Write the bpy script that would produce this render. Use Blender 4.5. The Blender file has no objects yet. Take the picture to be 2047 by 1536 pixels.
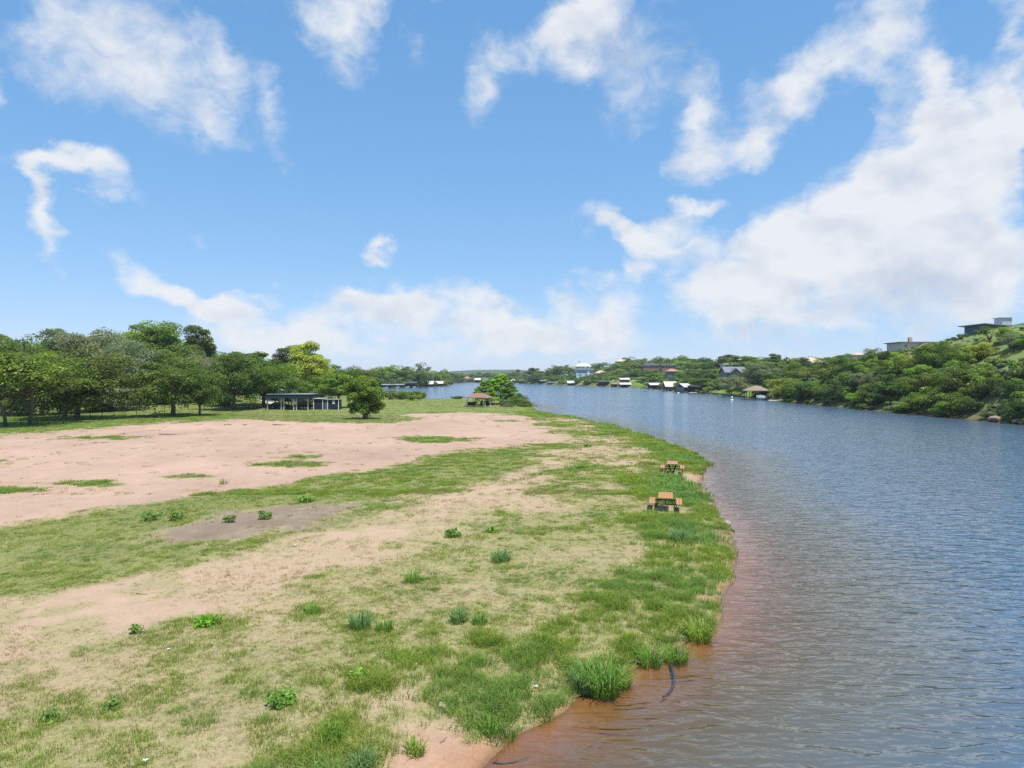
import bpy, math, random
import numpy as np
from mathutils import Vector, Matrix

random.seed(7)
RNG = np.random.default_rng(7)
sc = bpy.context.scene
col = sc.collection
R = math.radians

# ------------------------------------------------------------------ camera
F, CX, CY, HOR, H = 1364.0, 1023.5, 768.0, 755.0, 7.3     # photo pixels; eye 7.3 m above the lake
PITCH = math.atan((CY - HOR) / F)
cam = bpy.data.cameras.new('camera')
cam.sensor_width = 36.0
cam.lens = 36.0 * F / 2047.0
cam.clip_start, cam.clip_end = 0.3, 40000
co = bpy.data.objects.new('camera', cam)
col.objects.link(co)
co.location = (0, 0, H)
co.rotation_euler = (math.pi / 2 - PITCH, 0, 0)
sc.camera = co


def ray(px, py):
    u, v = (px - CX) / F, (CY - py) / F
    c, s = math.cos(PITCH), math.sin(PITCH)
    return np.array([u, c + v * s, -s + v * c])


def at(px, py, z=0.38):
    """ground point at height z seen at photo pixel px, py"""
    d = ray(px, py)
    t = (z - H) / d[2]
    return np.array([d[0] * t, d[1] * t, z])


def deep(px, py, Y):
    """point at forward distance Y seen at photo pixel px, py"""
    d = ray(px, py)
    t = Y / d[1]
    return np.array([d[0] * t, Y, H + d[2] * t])


def wx(px, Y):
    return (px - CX) / F * Y


# ------------------------------------------------------------------ sun, sky, exposure
sc.view_settings.view_transform = 'Standard'
sc.view_settings.look = 'None'
EXPOSURE = 0.4
sc.view_settings.exposure = EXPOSURE
sc.view_settings.gamma = 1.0
sc.view_settings.use_curve_mapping = False
SUN_DIR = Vector((0.24, -0.30, 1.0)).normalized()
sun = bpy.data.lights.new('sun', 'SUN')
sun.energy = 4.8
sun.angle = R(0.53)
sun.color = (1.0, 0.955, 0.88)
so = bpy.data.objects.new('sun', sun)
col.objects.link(so)
so.location = (40, -60, 160)
so.rotation_euler = SUN_DIR.to_track_quat('Z', 'Y').to_euler()

world = bpy.data.worlds.new('World')
sc.world = world
world.use_nodes = True
world.cycles.sampling_method = 'NONE'
wt = world.node_tree
wt.nodes.clear()


def N(t, kind, ins=None, **props):
    n = t.nodes.new(kind)
    for k, v in props.items():
        setattr(n, k, v)
    for k, v in (ins or {}).items():
        s = n.inputs[k]
        if hasattr(v, 'bl_idname') and hasattr(v, 'outputs'):
            v = v.outputs[0]
        if isinstance(v, bpy.types.NodeSocket):
            t.links.new(v, s)
        else:
            s.default_value = v
    return n


def M(t, op, a, b=None, c=None, clamp=False):
    n = t.nodes.new('ShaderNodeMath')
    n.operation = op
    n.use_clamp = clamp
    for i, v in enumerate((a, b, c)):
        if v is None:
            continue
        if isinstance(v, bpy.types.NodeSocket):
            t.links.new(v, n.inputs[i])
        else:
            n.inputs[i].default_value = v
    return n.outputs[0]


def VM(t, op, a, b=None, scale=None):
    n = t.nodes.new('ShaderNodeVectorMath')
    n.operation = op
    for i, v in enumerate((a, b)):
        if v is None:
            continue
        if isinstance(v, bpy.types.NodeSocket):
            t.links.new(v, n.inputs[i])
        else:
            n.inputs[i].default_value = v
    if scale is not None:
        if isinstance(scale, bpy.types.NodeSocket):
            t.links.new(scale, n.inputs['Scale'])
        else:
            n.inputs['Scale'].default_value = scale
    return n.outputs[0] if op not in ('LENGTH', 'DOT_PRODUCT', 'DISTANCE') else n.outputs['Value']


def SM(t, v, lo, hi):
    n = t.nodes.new('ShaderNodeMapRange')
    n.interpolation_type = 'SMOOTHSTEP'
    t.links.new(v, n.inputs[0])
    n.inputs[1].default_value = lo
    n.inputs[2].default_value = hi
    return n.outputs[0]


SKY_STRENGTH, CLOUD_STRENGTH = 0.15, 0.92
sky = N(wt, 'ShaderNodeTexSky', sky_type='NISHITA', sun_disc=False)
sky.sun_elevation = math.asin(SUN_DIR.z)
sky.sun_rotation = math.atan2(SUN_DIR.x, SUN_DIR.y)
sky.altitude = 0
sky.air_density = 1.0
sky.dust_density = 0.0
sky.ozone_density = 3.0
geo = N(wt, 'ShaderNodeTexCoord')
gdir = geo.outputs['Generated']
sep = N(wt, 'ShaderNodeSeparateXYZ', {0: gdir})
az = M(wt, 'ARCTAN2', sep.outputs[0], sep.outputs[1])
el = M(wt, 'ARCSINE', sep.outputs[2])
azel = N(wt, 'ShaderNodeCombineXYZ', {0: az, 1: el}).outputs[0]
# tear the cloud outlines: two scales of drift
stretch = VM(wt, 'MULTIPLY', gdir, (1.0, 1.0, 1.35))
w1 = N(wt, 'ShaderNodeTexNoise', {'Vector': stretch, 'Scale': 7.0, 'Detail': 2.0, 'Roughness': 0.55}, noise_dimensions='3D')
w2 = N(wt, 'ShaderNodeTexNoise', {'Vector': stretch, 'Scale': 24.0, 'Detail': 4.0, 'Roughness': 0.6}, noise_dimensions='3D')
o1 = VM(wt, 'SCALE', VM(wt, 'SUBTRACT', w1.outputs['Color'], (0.5, 0.5, 0.5)), scale=0.12)
o2 = VM(wt, 'SCALE', VM(wt, 'SUBTRACT', w2.outputs['Color'], (0.5, 0.5, 0.5)), scale=0.055)
p = VM(wt, 'ADD', VM(wt, 'ADD', azel, o1), o2)

# cloud masses: where each hangs in the sky (photo pixel of its middle, half sizes, tilt, thickness)
CLOUDS = [
    (230, 70, 240, 175, 0, .42), (330, 190, 260, 115, 18, .34), (110, 60, 110, 135, 0, .26), (480, 175, 130, 75, 15, .32),
    (440, 270, 60, 34, 35, .42), (565, 245, 34, 60, 0, .42), (560, 15, 250, 56, 4, .45), (690, 70, 85, 110, -10, .50),
    (800, 10, 130, 36, 0, .35), (860, 110, 55, 40, 0, .3), (990, 165, 50, 135, 20, .48), (1150, 55, 130, 75, -38, 1.0),
    (1275, 80, 140, 125, 0, .38), (1240, 190, 110, 95, 0, .30), (110, 355, 80, 48, -5, .75), (200, 360, 100, 44, 12, .7),
    (88, 440, 42, 95, 0, .75), (0, 200, 36, 90, 0, .35),
    (1390, 240, 46, 135, 10, .42), (1430, 290, 105, 55, -14, .5), (1515, 265, 75, 38, -8, .46), (1545, 180, 115, 54, -22, .52),
    (1660, 145, 135, 64, -12, .44), (1785, 60, 125, 115, 0, .5), (1800, 130, 80, 60, 0, .3), (1865, 160, 38, 40, 0, .5),
    (2030, 90, 50, 150, 0, .5), (1190, 440, 62, 60, -30, .6), (1262, 478, 80, 30, 20, .62), (1345, 447, 105, 38, -24, .65),
    (1405, 415, 60, 28, -8, .4), (1355, 508, 100, 46, -20, .72), (1290, 562, 34, 32, 0, .4),
    (1850, 300, 170, 105, -38, .9), (1945, 260, 100, 105, 0, .8), (1960, 365, 90, 100, 0, .6), (1700, 430, 200, 100, -10, .8),
    (1850, 450, 200, 130, 0, .75), (1620, 500, 150, 95, 0, .55), (1510, 560, 170, 80, -12, .8), (1450, 605, 130, 80, 0, .55),
    (1700, 560, 200, 120, 0, .5), (1860, 570, 160, 110, 0, .5), (2010, 560, 140, 100, -30, .85), (1600, 650, 200, 65, 0, .5),
    (1950, 650, 170, 70, 0, .4), (2040, 270, 60, 120, 0, .5),
    (1160, 640, 170, 66, 0, .75), (1050, 660, 90, 50, 0, .45), (988, 640, 80, 56, 0, .7), (825, 612, 175, 66, 0, .78),
    (760, 592, 90, 28, 5, .45), (620, 640, 95, 58, 0, .85), (470, 655, 115, 72, 15, .85), (330, 572, 130, 32, 18, .75),
    (420, 600, 90, 32, 15, .55), (600, 695, 130, 40, 0, .5), (900, 695, 210, 44, 0, .42), (1200, 705, 170, 40, 0, .42),
    (750, 512, 56, 24, 0, .75), (505, 578, 56, 16, 0, .45), (690, 715, 80, 20, 0, .4), (270, 520, 120, 30, 15, .25),
    (390, 455, 60, 26, 20, .22), (640, 455, 50, 26, 20, .22),
]
GREY_BASES = [(1270, 95, 150, 130, 0, .9), (1850, 570, 210, 100, -20, 1.1), (1820, 345, 130, 40, -25, .6), (1700, 640, 260, 80, 0, .55),  # grey undersides: the clouds' own shadow put into the sky colour
              (300, 150, 220, 110, 0, .3), (1500, 640, 150, 50, 0, .35), (2000, 640, 120, 50, 0, .5), (600, 90, 200, 80, 0, .35)]


def blobs(lst, vec):
    acc = None
    for (px, py, rx, ry, ang, s) in lst:
        a = math.atan((px - CX) / F)
        e = math.atan((HOR - py) / math.hypot(F, px - CX))
        k = math.cos(a)
        g = N(wt, 'ShaderNodeTexGradient', {'Vector': vec}, gradient_type='SPHERICAL')
        tm = g.texture_mapping
        tm.vector_type = 'TEXTURE'
        tm.translation = (a, e, 0)
        tm.rotation = (0, 0, -R(ang))
        tm.scale = (rx / F * k * k * 1.22, ry / F * k * 1.22, 1)
        acc = M(wt, 'MULTIPLY_ADD', g.outputs[1], s, acc if acc is not None else 0.0)
    return acc


dens = M(wt, 'MINIMUM', blobs(CLOUDS, p), 0.95)
grey = blobs(GREY_BASES, p)
# fair-weather clouds go on over the rest of the sky
side = M(wt, 'MAXIMUM', SM(wt, M(wt, 'ABSOLUTE', az), 0.62, 0.8), SM(wt, el, 0.52, 0.66))
ovh = N(wt, 'ShaderNodeTexNoise', {'Vector': stretch, 'Scale': 3.1, 'Detail': 3.0, 'Roughness': 0.5})
rest = M(wt, 'MULTIPLY', M(wt, 'MULTIPLY_ADD', ovh.outputs[0], 3.4, -1.86, clamp=True), side)
dens = M(wt, 'MAXIMUM', dens, M(wt, 'MULTIPLY', rest, 0.8))
det = N(wt, 'ShaderNodeTexNoise', {'Vector': stretch, 'Scale': 19.0, 'Detail': 9.0, 'Roughness': 0.62, 'Distortion': 0.35})
det0 = det.outputs[0]
body = M(wt, 'MULTIPLY_ADD', M(wt, 'SUBTRACT', det0, 0.5), 1.15, dens)
body = M(wt, 'MULTIPLY_ADD', dens, 0.30, body)
lobes = N(wt, 'ShaderNodeTexNoise', {'Vector': stretch, 'Scale': 8.5, 'Detail': 2.0, 'Roughness': 0.5})
body = M(wt, 'MULTIPLY_ADD', M(wt, 'SUBTRACT', lobes.outputs[0], 0.5), 0.62, body)
body = M(wt, 'MULTIPLY', body, SM(wt, dens, 0.0, 0.16))
alpha = SM(wt, body, 0.12, 1.02)
alpha = M(wt, 'MULTIPLY', alpha, 0.93)
bil = N(wt, 'ShaderNodeTexNoise', {'Vector': stretch, 'Scale': 13.0, 'Detail': 4.0, 'Roughness': 0.5, 'Distortion': 0.2})
bil2 = N(wt, 'ShaderNodeTexNoise', {'Vector': VM(wt, 'ADD', stretch, (0.006, -0.004, 0.022)), 'Scale': 13.0, 'Detail': 4.0, 'Roughness': 0.5, 'Distortion': 0.2})
relief = M(wt, 'MULTIPLY', M(wt, 'SUBTRACT', bil.outputs[0], bil2.outputs[0]), 2.3)  # sunlit tops and shaded undersides of the billows, put into the cloud colour
lit = M(wt, 'ADD', M(wt, 'MULTIPLY_ADD', M(wt, 'SUBTRACT', det0, 0.5), 0.35, M(wt, 'MULTIPLY_ADD', grey, -0.58, 0.92)), relief, clamp=True)
ccol = N(wt, 'ShaderNodeMix', data_type='RGBA')
wt.links.new(lit, ccol.inputs[0])
ccol.inputs[6].default_value = (0.64, 0.71, 0.84, 1)
ccol.inputs[7].default_value = (0.95, 0.97, 1.0, 1)
# the camera's tone curve on clear sky: one response per channel, the same in every direction
ssep = N(wt, 'ShaderNodeSeparateColor', {0: sky})
sch = []
for i, (a, g) in enumerate(((0.611, 0.73), (0.734, 0.52), (0.974, 0.44))):
    sch.append(M(wt, 'MULTIPLY', M(wt, 'POWER', M(wt, 'MULTIPLY', ssep.outputs[i], SKY_STRENGTH), g), a / SKY_STRENGTH / 2 ** EXPOSURE))
scol = N(wt, 'ShaderNodeCombineColor', {0: sch[0], 1: sch[1], 2: sch[2]})
bg1 = N(wt, 'ShaderNodeBackground', {0: scol, 1: SKY_STRENGTH})
bg2 = N(wt, 'ShaderNodeBackground', {0: ccol.outputs[2], 1: CLOUD_STRENGTH / 2 ** EXPOSURE})
mixw = N(wt, 'ShaderNodeMixShader', {0: alpha, 1: bg1, 2: bg2})
N(wt, 'ShaderNodeOutputWorld', {0: mixw})

sc.cycles.max_bounces = 6
sc.cycles.diffuse_bounces = 3
sc.cycles.glossy_bounces = 3
sc.cycles.transparent_max_bounces = 10
sc.cycles.caustics_reflective = False
sc.cycles.caustics_refractive = False
sc.cycles.volume_bounces = 0
sc.cycles.use_denoising = False

# ------------------------------------------------------------------ small helpers
def S(t):
    t = np.clip(t, 0, 1)
    return t * t * (3 - 2 * t)


_LAT = np.random.default_rng(3).random((256, 256))


def vnoise(x, y, seed=0):
    x = np.asarray(x, float) + seed * 17.31
    y = np.asarray(y, float) + seed * 9.77
    xi, yi = np.floor(x).astype(int), np.floor(y).astype(int)
    fx, fy = x - xi, y - yi
    fx, fy = fx * fx * (3 - 2 * fx), fy * fy * (3 - 2 * fy)
    a = _LAT[xi & 255, yi & 255]
    b = _LAT[(xi + 1) & 255, yi & 255]
    c = _LAT[xi & 255, (yi + 1) & 255]
    d = _LAT[(xi + 1) & 255, (yi + 1) & 255]
    return (a * (1 - fx) + b * fx) * (1 - fy) + (c * (1 - fx) + d * fx) * fy


def fbm(x, y, seed=0, octaves=4):
    t, amp, tot = 0.0, 1.0, 0.0
    for i in range(octaves):
        k = 2.03 ** i
        t = t + amp * vnoise(np.asarray(x) * k, np.asarray(y) * k, seed + i * 5)
        tot += amp
        amp *= 0.52
    return t / tot


def poly_sd(x, y, P):
    """signed distance to a closed polygon, positive inside"""
    x, y = np.asarray(x, float), np.asarray(y, float)
    sh = x.shape
    x, y = x.ravel(), y.ravel()
    best = np.full(x.shape, 1e18)
    ins = np.zeros(x.shape, bool)
    n = len(P)
    for i in range(n):
        ax, ay = P[i][:2]
        bx, by = P[(i + 1) % n][:2]
        ex, ey = bx - ax, by - ay
        L = ex * ex + ey * ey + 1e-12
        t = np.clip(((x - ax) * ex + (y - ay) * ey) / L, 0, 1)
        d = (x - ax - t * ex) ** 2 + (y - ay - t * ey) ** 2
        best = np.minimum(best, d)
        if ay != by:
            c = (ay > y) != (by > y)
            ins ^= c & (x < (bx - ax) * (y - ay) / (by - ay) + ax)
    d = np.sqrt(best)
    return np.where(ins, d, -d).reshape(sh)


def smooth_line(P, n=4):
    """Catmull-Rom through an open line"""
    P = [np.array(q[:2], float) for q in P]
    out = []
    for i in range(len(P) - 1):
        p0, p1, p2, p3 = P[max(i - 1, 0)], P[i], P[i + 1], P[min(i + 2, len(P) - 1)]
        for k in range(n):
            t = k / n
            out.append(0.5 * (2 * p1 + (p2 - p0) * t + (2 * p0 - 5 * p1 + 4 * p2 - p3) * t * t + (3 * p1 - p0 - 3 * p2 + p3) * t ** 3))
    out.append(P[-1])
    return out


# ------------------------------------------------------------------ the lie of the land
near_px = [(960, 1536), (1018, 1474), (1090, 1438), (1160, 1385), (1250, 1348), (1330, 1305), (1415, 1262), (1440, 1210),
           (1463, 1150), (1466, 1100), (1452, 1048), (1428, 1015), (1400, 972), (1405, 938), (1392, 912), (1335, 888),
           (1250, 861), (1180, 842), (1110, 830), (1066, 822)]
near_line = [(-30, -400), (-15, -60), (-9, -10), (-4.6, 4), (-2.2, 9)] + [tuple(at(a, b, 0.0)[:2]) for a, b in near_px] + \
            [(5.6, 168), (4.5, 184), (0, 205), (-8, 218), (-24, 226), (-42, 232), (-80, 246), (-140, 268), (-420, 310)]
far_line = [(-900, 430), (-420, 420), (-200, 405), (-120, 412), (-84, 436), (-68, 500), (-58, 586), (-62, 700), (-78, 866), (-80, 960),
            (-68, 1004), (-54, 960), (-42, 905), (-10, 830), (20, 766), (33, 711), (55, 622), (75, 553), (83, 498), (91, 433), (88, 385), (83, 350), (85, 321),
            (87, 284), (84, 240), (81, 207), (80, 150), (79, 105), (80, 60), (88, 0), (110, -400)]
WATER = smooth_line(near_line, 4) + [np.array(q) for q in far_line]
RIDGE_Y = [-400, 60, 110, 166, 185, 225, 260, 300, 450, 600, 720, 820, 950, 2000]
RIDGE_Z = [17, 19, 20, 20, 18.4, 15.2, 13.2, 12.0, 14, 16.5, 15, 9, 5, 6]


def land_d(x, y):
    """distance inland (+) or out into the lake (-)"""
    d = -poly_sd(x, y, WATER)
    wob = 0.9 * (fbm(np.asarray(x) * 0.55, np.asarray(y) * 0.55, 11, 3) - 0.5)
    return d + wob * np.clip(np.asarray(y) / 40, 0.5, 1.5)


def height(x, y, d=None):
    x, y = np.asarray(x, float), np.asarray(y, float)
    if d is None:
        d = land_d(x, y)
    dp = np.maximum(d, 0)
    right = S((x - 20 + np.maximum(0, y - 620) * 0.35) / 40)
    near = 1 - S((y - 300) / 60)
    wr = np.interp(y, [60, 230, 330, 600], [44, 46, 60, 85])
    zr = np.interp(y, RIDGE_Y, RIDGE_Z) * (0.25 * S(dp / 9) + 0.75 * S((dp - 2) / wr))
    zl_near = 9.5 * S((-x - 30) / 70) * S((y - 128) / 95)
    zl_far = 6.5 * S((dp - 4) / 60)
    left = zl_near * near + zl_far * (1 - near)
    z = 0.4 * (1 - np.exp(-dp / 1.6)) + right * zr + (1 - right) * left
    rough = S(dp / 5)
    z = z + rough * 0.16 * (fbm(x * 0.16, y * 0.16, 21, 3) - 0.5) + S(dp / 1.5) * 0.05 * (fbm(x * 1.3, y * 1.3, 31, 2) - 0.5)
    z = z + rough * (right * 2.2 * S(dp / 14)) * (fbm(x * 0.06, y * 0.06, 41, 3) - 0.5)
    z = z + 30 * S((y - 1300) / 1300) * S((fbm(x * 0.0016 + 3.2, y * 0.0003, 51, 3) - 0.30) / 0.4)
    bed = -np.minimum(np.maximum(-d, 0) * (0.10 + 0.22 * S((x - 60) / 15)), 2.5)
    return np.where(d > 0, z, bed)


def gz(x, y):
    return float(height(np.array([x]), np.array([y]))[0])


# ------------------------------------------------------------------ what grows where (plan of the ground cover, in metres)
def world_poly(pts, z=0.38):
    return [at(a, b, z)[:2] for a, b in pts]


SAND_FLAT = world_poly([(-420, 905), (-200, 890), (0, 873), (160, 860), (300, 848), (480, 838), (560, 842), (640, 846), (780, 846), (835, 838), (760, 831), (830, 827),
                        (920, 825), (1010, 828), (1060, 836), (1092, 856), (1150, 884), (1060, 890), (1000, 896), (900, 906), (760, 935), (610, 962), (430, 986),
                        (200, 1022), (60, 1046), (-200, 1075), (-600, 1120)])
BAND_UP = world_poly([(-500, 1200), (0, 1062), (150, 1030), (430, 986), (700, 935), (900, 905), (1030, 896), (1200, 892), (1215, 905), (1090, 916), (1000, 948),
                      (880, 985), (760, 1008), (600, 1002), (430, 1030), (300, 1062), (300, 1088), (390, 1092), (500, 1082), (640, 1050), (760, 1010),
                      (740, 1030), (480, 1096), (280, 1150), (120, 1180), (0, 1198), (-500, 1330)])
DIRT = world_poly([(310, 1070), (420, 1034), (560, 1012), (720, 1004), (738, 1012), (640, 1052), (500, 1082), (390, 1090), (310, 1088)])
STREAK = world_poly([(-500, 1400), (0, 1215), (140, 1182), (290, 1150), (480, 1098), (720, 1040), (880, 990), (1000, 950), (1095, 916), (1130, 924),
                     (1050, 985), (1000, 1020), (900, 1062), (700, 1120), (560, 1185), (470, 1228), (300, 1280), (140, 1310), (0, 1330), (-500, 1460)])
TUFTS = [(1205, 1352), (1172, 1348), (1398, 1252), (1350, 1290), (725, 1528), (665, 1478), (918, 1243), (720, 1258), (768, 1262), (960, 1246), (1002, 1122), (826, 1163), (625, 1225),
         (415, 1256), (560, 1408), (716, 1362), (100, 1442), (224, 1418), (330, 1276), (380, 1262), (1120, 1300), (1040, 1360), (540, 1470), (350, 1480), (180, 1500), (640, 1180), (480, 1340)]
GREEN_ZONE = world_poly([(540, 1215), (700, 1135), (900, 1072), (1050, 1000), (1120, 935), (1215, 965), (1300, 955), (1400, 920), (1466, 1100), (1440, 1230), (1250, 1350), (1090, 1436), (900, 1425), (700, 1395), (600, 1330)])
LAWN_BACK = world_poly([(560, 815), (770, 797), (960, 796), (1060, 800), (1062, 820), (1020, 826), (900, 823), (760, 829), (700, 824), (560, 822)])
LAWN_LEFT = world_poly([(-900, 880), (-400, 888), (0, 868), (160, 857), (300, 846), (480, 836), (500, 815), (420, 790), (-900, 790)])
FIELD_MID = world_poly([(380, 842), (520, 820), (700, 822), (800, 830), (830, 838), (780, 845), (640, 845), (560, 841), (480, 838)])
BARE_SPOTS = [(1215, 905, 2.6, 3.8), (1245, 926, 2.0, 2.2), (1225, 880, 5.5, 3.5), (1130, 838, 3.2, 8), (1165, 848, 2.5, 6), (1160, 905, 3, 3),
              (640, 1115, 1.6, 1.4), (735, 1108, 1.8, 1.3), (505, 1195, 2.0, 1.0), (850, 1455, 0.8, 0.7), (760, 1395, 0.9, 0.6), (1050, 1010, 2.2, 2.0)]
ISLES = [(865, 880, 4.2, 2.6, .95), (197, 875, 2.6, 2.2, .8), (20, 978, 2.4, 1.6, .95), (172, 968, 1.3, .8, .6), (612, 913, 1.4, 1.2, .7),
         (575, 929, 2.0, 1.2, .5), (1000, 842, 2.2, 2.2, .6), (870, 826, 2.5, 1.6, .5), (375, 953, 1.5, .7, .35), (-150, 930, 3, 3, .6)]

PINK, STRAW, DIRTC = np.array([.40, .272, .20]), np.array([.375, .29, .175]), np.array([.225, .17, .13])
G_OLIVE, G_LAWN, G_BLUE = np.array([.135, .165, .04]), np.array([.135, .205, .040]), np.array([.08, .14, .05])
WETC, BEDC = np.array([.28, .15, .085]), np.array([.30, .145, .065])


def lerp(a, b, w):
    w = np.asarray(w)
    if w.ndim == 1 and (np.ndim(a) == 2 or np.ndim(b) >= 1):
        w = w[:, None]
    return a * (1 - w) + b * w


def cover(x, y, d=None):
    """returns soil colour, green cover 0..1, dry cover 0..1, blade height, blue-ness, for flat arrays"""
    x, y = np.asarray(x, float), np.asarray(y, float)
    if d is None:
        d = land_d(x, y)
    n1 = fbm(x * .22, y * .30, 61, 4)
    n2 = fbm(x * .75, y * .75, 71, 3)
    n3 = fbm(x * .09, y * .09, 81, 3)
    mix = 0.52 * n1 + 0.33 * n2 + 0.15 * n3
    green = .27 + .73 * S((mix - 0.40) / 0.20)
    dry = 0.5 + 0.5 * n2
    soil = lerp(np.tile(STRAW, (len(x), 1)), PINK, S((n3 - .45) / .2) * .5)
    hgt = 0.11 + 0.1 * green
    blue = S((fbm(x * .35, y * .35, 91, 3) - .52) / .15)
    ragged = 3.4 * (fbm(x * .4, y * .4, 101, 4) - 0.5) + 1.6 * (fbm(x * 2.1, y * 2.1, 111, 3) - 0.5)
    w0 = S((y - 108) / 18)
    soil = lerp(soil, G_LAWN, w0)
    green = green * (1 - w0) + .9 * w0
    dry = dry * (1 - w0)

    def put(sd, soft, s=None, g=None, dr=None, h=None, b=None):
        nonlocal soil, green, dry, hgt, blue
        w = S(0.5 + (sd + ragged * soft * 1.7) / (2 * soft))
        if s is not None:
            soil = lerp(soil, s, w)
        if g is not None:
            green = green * (1 - w) + g * w
        if dr is not None:
            dry = dry * (1 - w) + dr * w
        if h is not None:
            hgt = hgt * (1 - w) + h * w
        if b is not None:
            blue = blue * (1 - w) + b * w
    soft = np.clip(0.02 * y, .3, 2.2)
    # more green towards the bank, in every photo of this shore the bank strip is lush
    strip = 1 - S((d - 1.6 - 3.0 * n1) / np.clip(y * .05, 1.2, 4))
    green = np.maximum(green, strip * np.clip(.85 + .4 * n2, 0, 1))
    hgt = hgt + 0.16 * strip
    blue = np.maximum(.6 * blue, strip * (1 - S((d - 2.2) / 2)) * S((n1 - .4) / .2) * S((y - 17) / 10))
    gzw = S(.5 + (poly_sd(x, y, GREEN_ZONE) + ragged * .8) / 3.0)
    green = np.maximum(green, gzw * np.clip(.50 + 1.0 * S((.55 * n1 + .45 * n2 - .36) / .2), 0, 1))
    put(poly_sd(x, y, STREAK), soft * .8, lerp(np.tile(PINK, (len(x), 1)), STRAW, .35 + .5 * S((n2 - .4) / .2)), .30 * S((n2 - .47) / .12), .55 * S((n1 - .36) / .16), .09, .3)
    put(poly_sd(x, y, BAND_UP), soft, lerp(np.tile(STRAW, (len(x), 1)), G_OLIVE, .75), .84 + .16 * S((n2 - .35) / .2), .4, .16, S((n1 - .5) / .12) * .7)
    put(poly_sd(x, y, SAND_FLAT), soft * .7, PINK * (1 + .30 * (n3[:, None] - .5) + .22 * (fbm(x * .5 + y * .12, y * .16 - x * .04, 121, 3)[:, None] - .5)), .02 * S((n2 - .6) / .05), .10 * S((n2 - .56) / .06), .08, 0)
    put(poly_sd(x, y, DIRT), soft * .9, DIRTC + (n2[:, None] - .5) * .10, .05, .35 * S((n2 - .5) / .1), .08, .5)
    put(poly_sd(x, y, FIELD_MID), soft * .5, lerp(np.tile(np.array([.235, .185, .115]), (len(x), 1)), G_OLIVE, S((n3 - .3) / .3)), .72, .5, .12, .2)
    put(poly_sd(x, y, LAWN_BACK), soft * .6, lerp(np.tile(G_LAWN, (len(x), 1)), STRAW, .35 * S((n1 - .5) / .12)), .9, .1, .10, .1)
    put(poly_sd(x, y, LAWN_LEFT), soft * .6, G_LAWN * .9, .95, .05, .14, .35)
    for (px, py, rx, ry) in BARE_SPOTS:
        c = at(px, py)
        e = 1 - np.hypot((x - c[0]) / rx, (y - c[1]) / ry)
        put(e * min(rx, ry), .5 * min(rx, ry), lerp(np.tile(PINK, (len(x), 1)), STRAW, .5), .08, .35, None, None)
    for (px, py, rx, ry, g) in ISLES:
        c = at(px, py)
        e = 1 - np.hypot((x - c[0]) / rx, (y - c[1]) / ry)
        put(e * min(rx, ry), .6 * min(rx, ry), G_OLIVE, g, .3, .22, .5)
    for (px, py) in TUFTS:      # grass thickens round each clump
        c = at(px, py)
        e = .95 - np.hypot(x - c[0], y - c[1])
        k = e > -1
        if k.any():
            w = np.zeros(len(x))
            w[k] = S(.5 + (e[k] + .35 * ragged[k]) / 1.3)
            green = green * (1 - w) + np.maximum(green, .75) * w
            hgt = hgt * (1 - w) + np.maximum(hgt, .22) * w
    # sandy lip of the bank
    lip = .8 * (1 - S((d - .02 - .7 * S((n1 - .56) / .10)) / .12)) * S((y - 6) / 3) * (1 - S((y - 130) / 40))
    lip = np.maximum(lip, (1 - S((d - 1.3) / .6)) * (1 - S((y - 13.2) / .8)))
    cove = at(1400, 950)
    lip = np.maximum(lip, (1 - S((d - 1.0) / .6)) * np.exp(-((y - cove[1]) / 5) ** 2))
    soil = lerp(soil, lerp(np.tile(WETC * 1.15, (len(x), 1)), PINK, S((d - .15) / .9) * .6 + .3 * S((y - 30) / 20)), lip * .9)
    wet = (1 - S((d - .02) / .16)) * (1 - S((y - 40) / 30)) * S((y - 6) / 3)
    soil = lerp(soil, WETC * .62, wet * .85)
    green = green * (1 - lip)
    dry = dry * (1 - lip)
    for (px, py) in ((1330, 1017), (1344, 943)):     # trodden short round the tables
        c = at(px, py)
        w = 1 - S((np.hypot(x - c[0], y - c[1]) - 1.0) / .7)
        hgt = hgt * (1 - .72 * w)
        green = green * (1 - .35 * w)
        blue = blue * (1 - .8 * w)
    # the far banks: rough green ground under the scrub
    far = np.maximum(S((x - 30 + np.maximum(0, y - 620) * .3) / 25), S((y - 245) / 25))
    rough = lerp(np.tile(np.array([.15, .20, .055]), (len(x), 1)), np.array([.20, .19, .08]), S((n3 - .45) / .2) * .5 * (1 - S((y - 240) / 60)))
    rough = lerp(rough, np.array([.045, .070, .030]), S((y - 1050) / 150) * (.7 + .3 * n1))
    lawn = np.maximum(np.exp(-((x - 84) / 16) ** 2 - ((y - 272) / 26) ** 2), np.exp(-((x - 92) / 16) ** 2 - ((y - 470) / 34) ** 2))
    rough = lerp(rough, np.array([.15, .27, .025]), S((lawn - .25) / .3))
    rough = lerp(rough, np.array([.105, .085, .055]), (1 - S((d - .6) / 2)) * .8)
    soil = lerp(soil, rough, far)
    green, dry = green * (1 - far), dry * (1 - far)
    under = S(-d / .25)
    soil = lerp(soil, lerp(lerp(np.tile(BEDC, (len(x), 1)), np.array([.075, .062, .04]), far), np.array([.24, .14, .07]), S((-d - 2) / 14) * .6 + .25 * n2), under)
    green, dry = green * (1 - under), dry * (1 - under)
    # soil under grass carries litter and stems
    bare = np.array(soil)
    soil = lerp(soil, G_OLIVE * lerp(np.ones((len(x), 1)) * 1.0, .75, blue), .66 * green ** .8 * (1 - far) * (1 - under))
    return np.clip(soil, .01, .9), green, dry, hgt, blue


# ------------------------------------------------------------------ material helpers
def new_mat(name):
    m = bpy.data.materials.new(name)
    m.use_nodes = True
    t = m.node_tree
    t.nodes.clear()
    return m, t


MATS = {}


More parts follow.
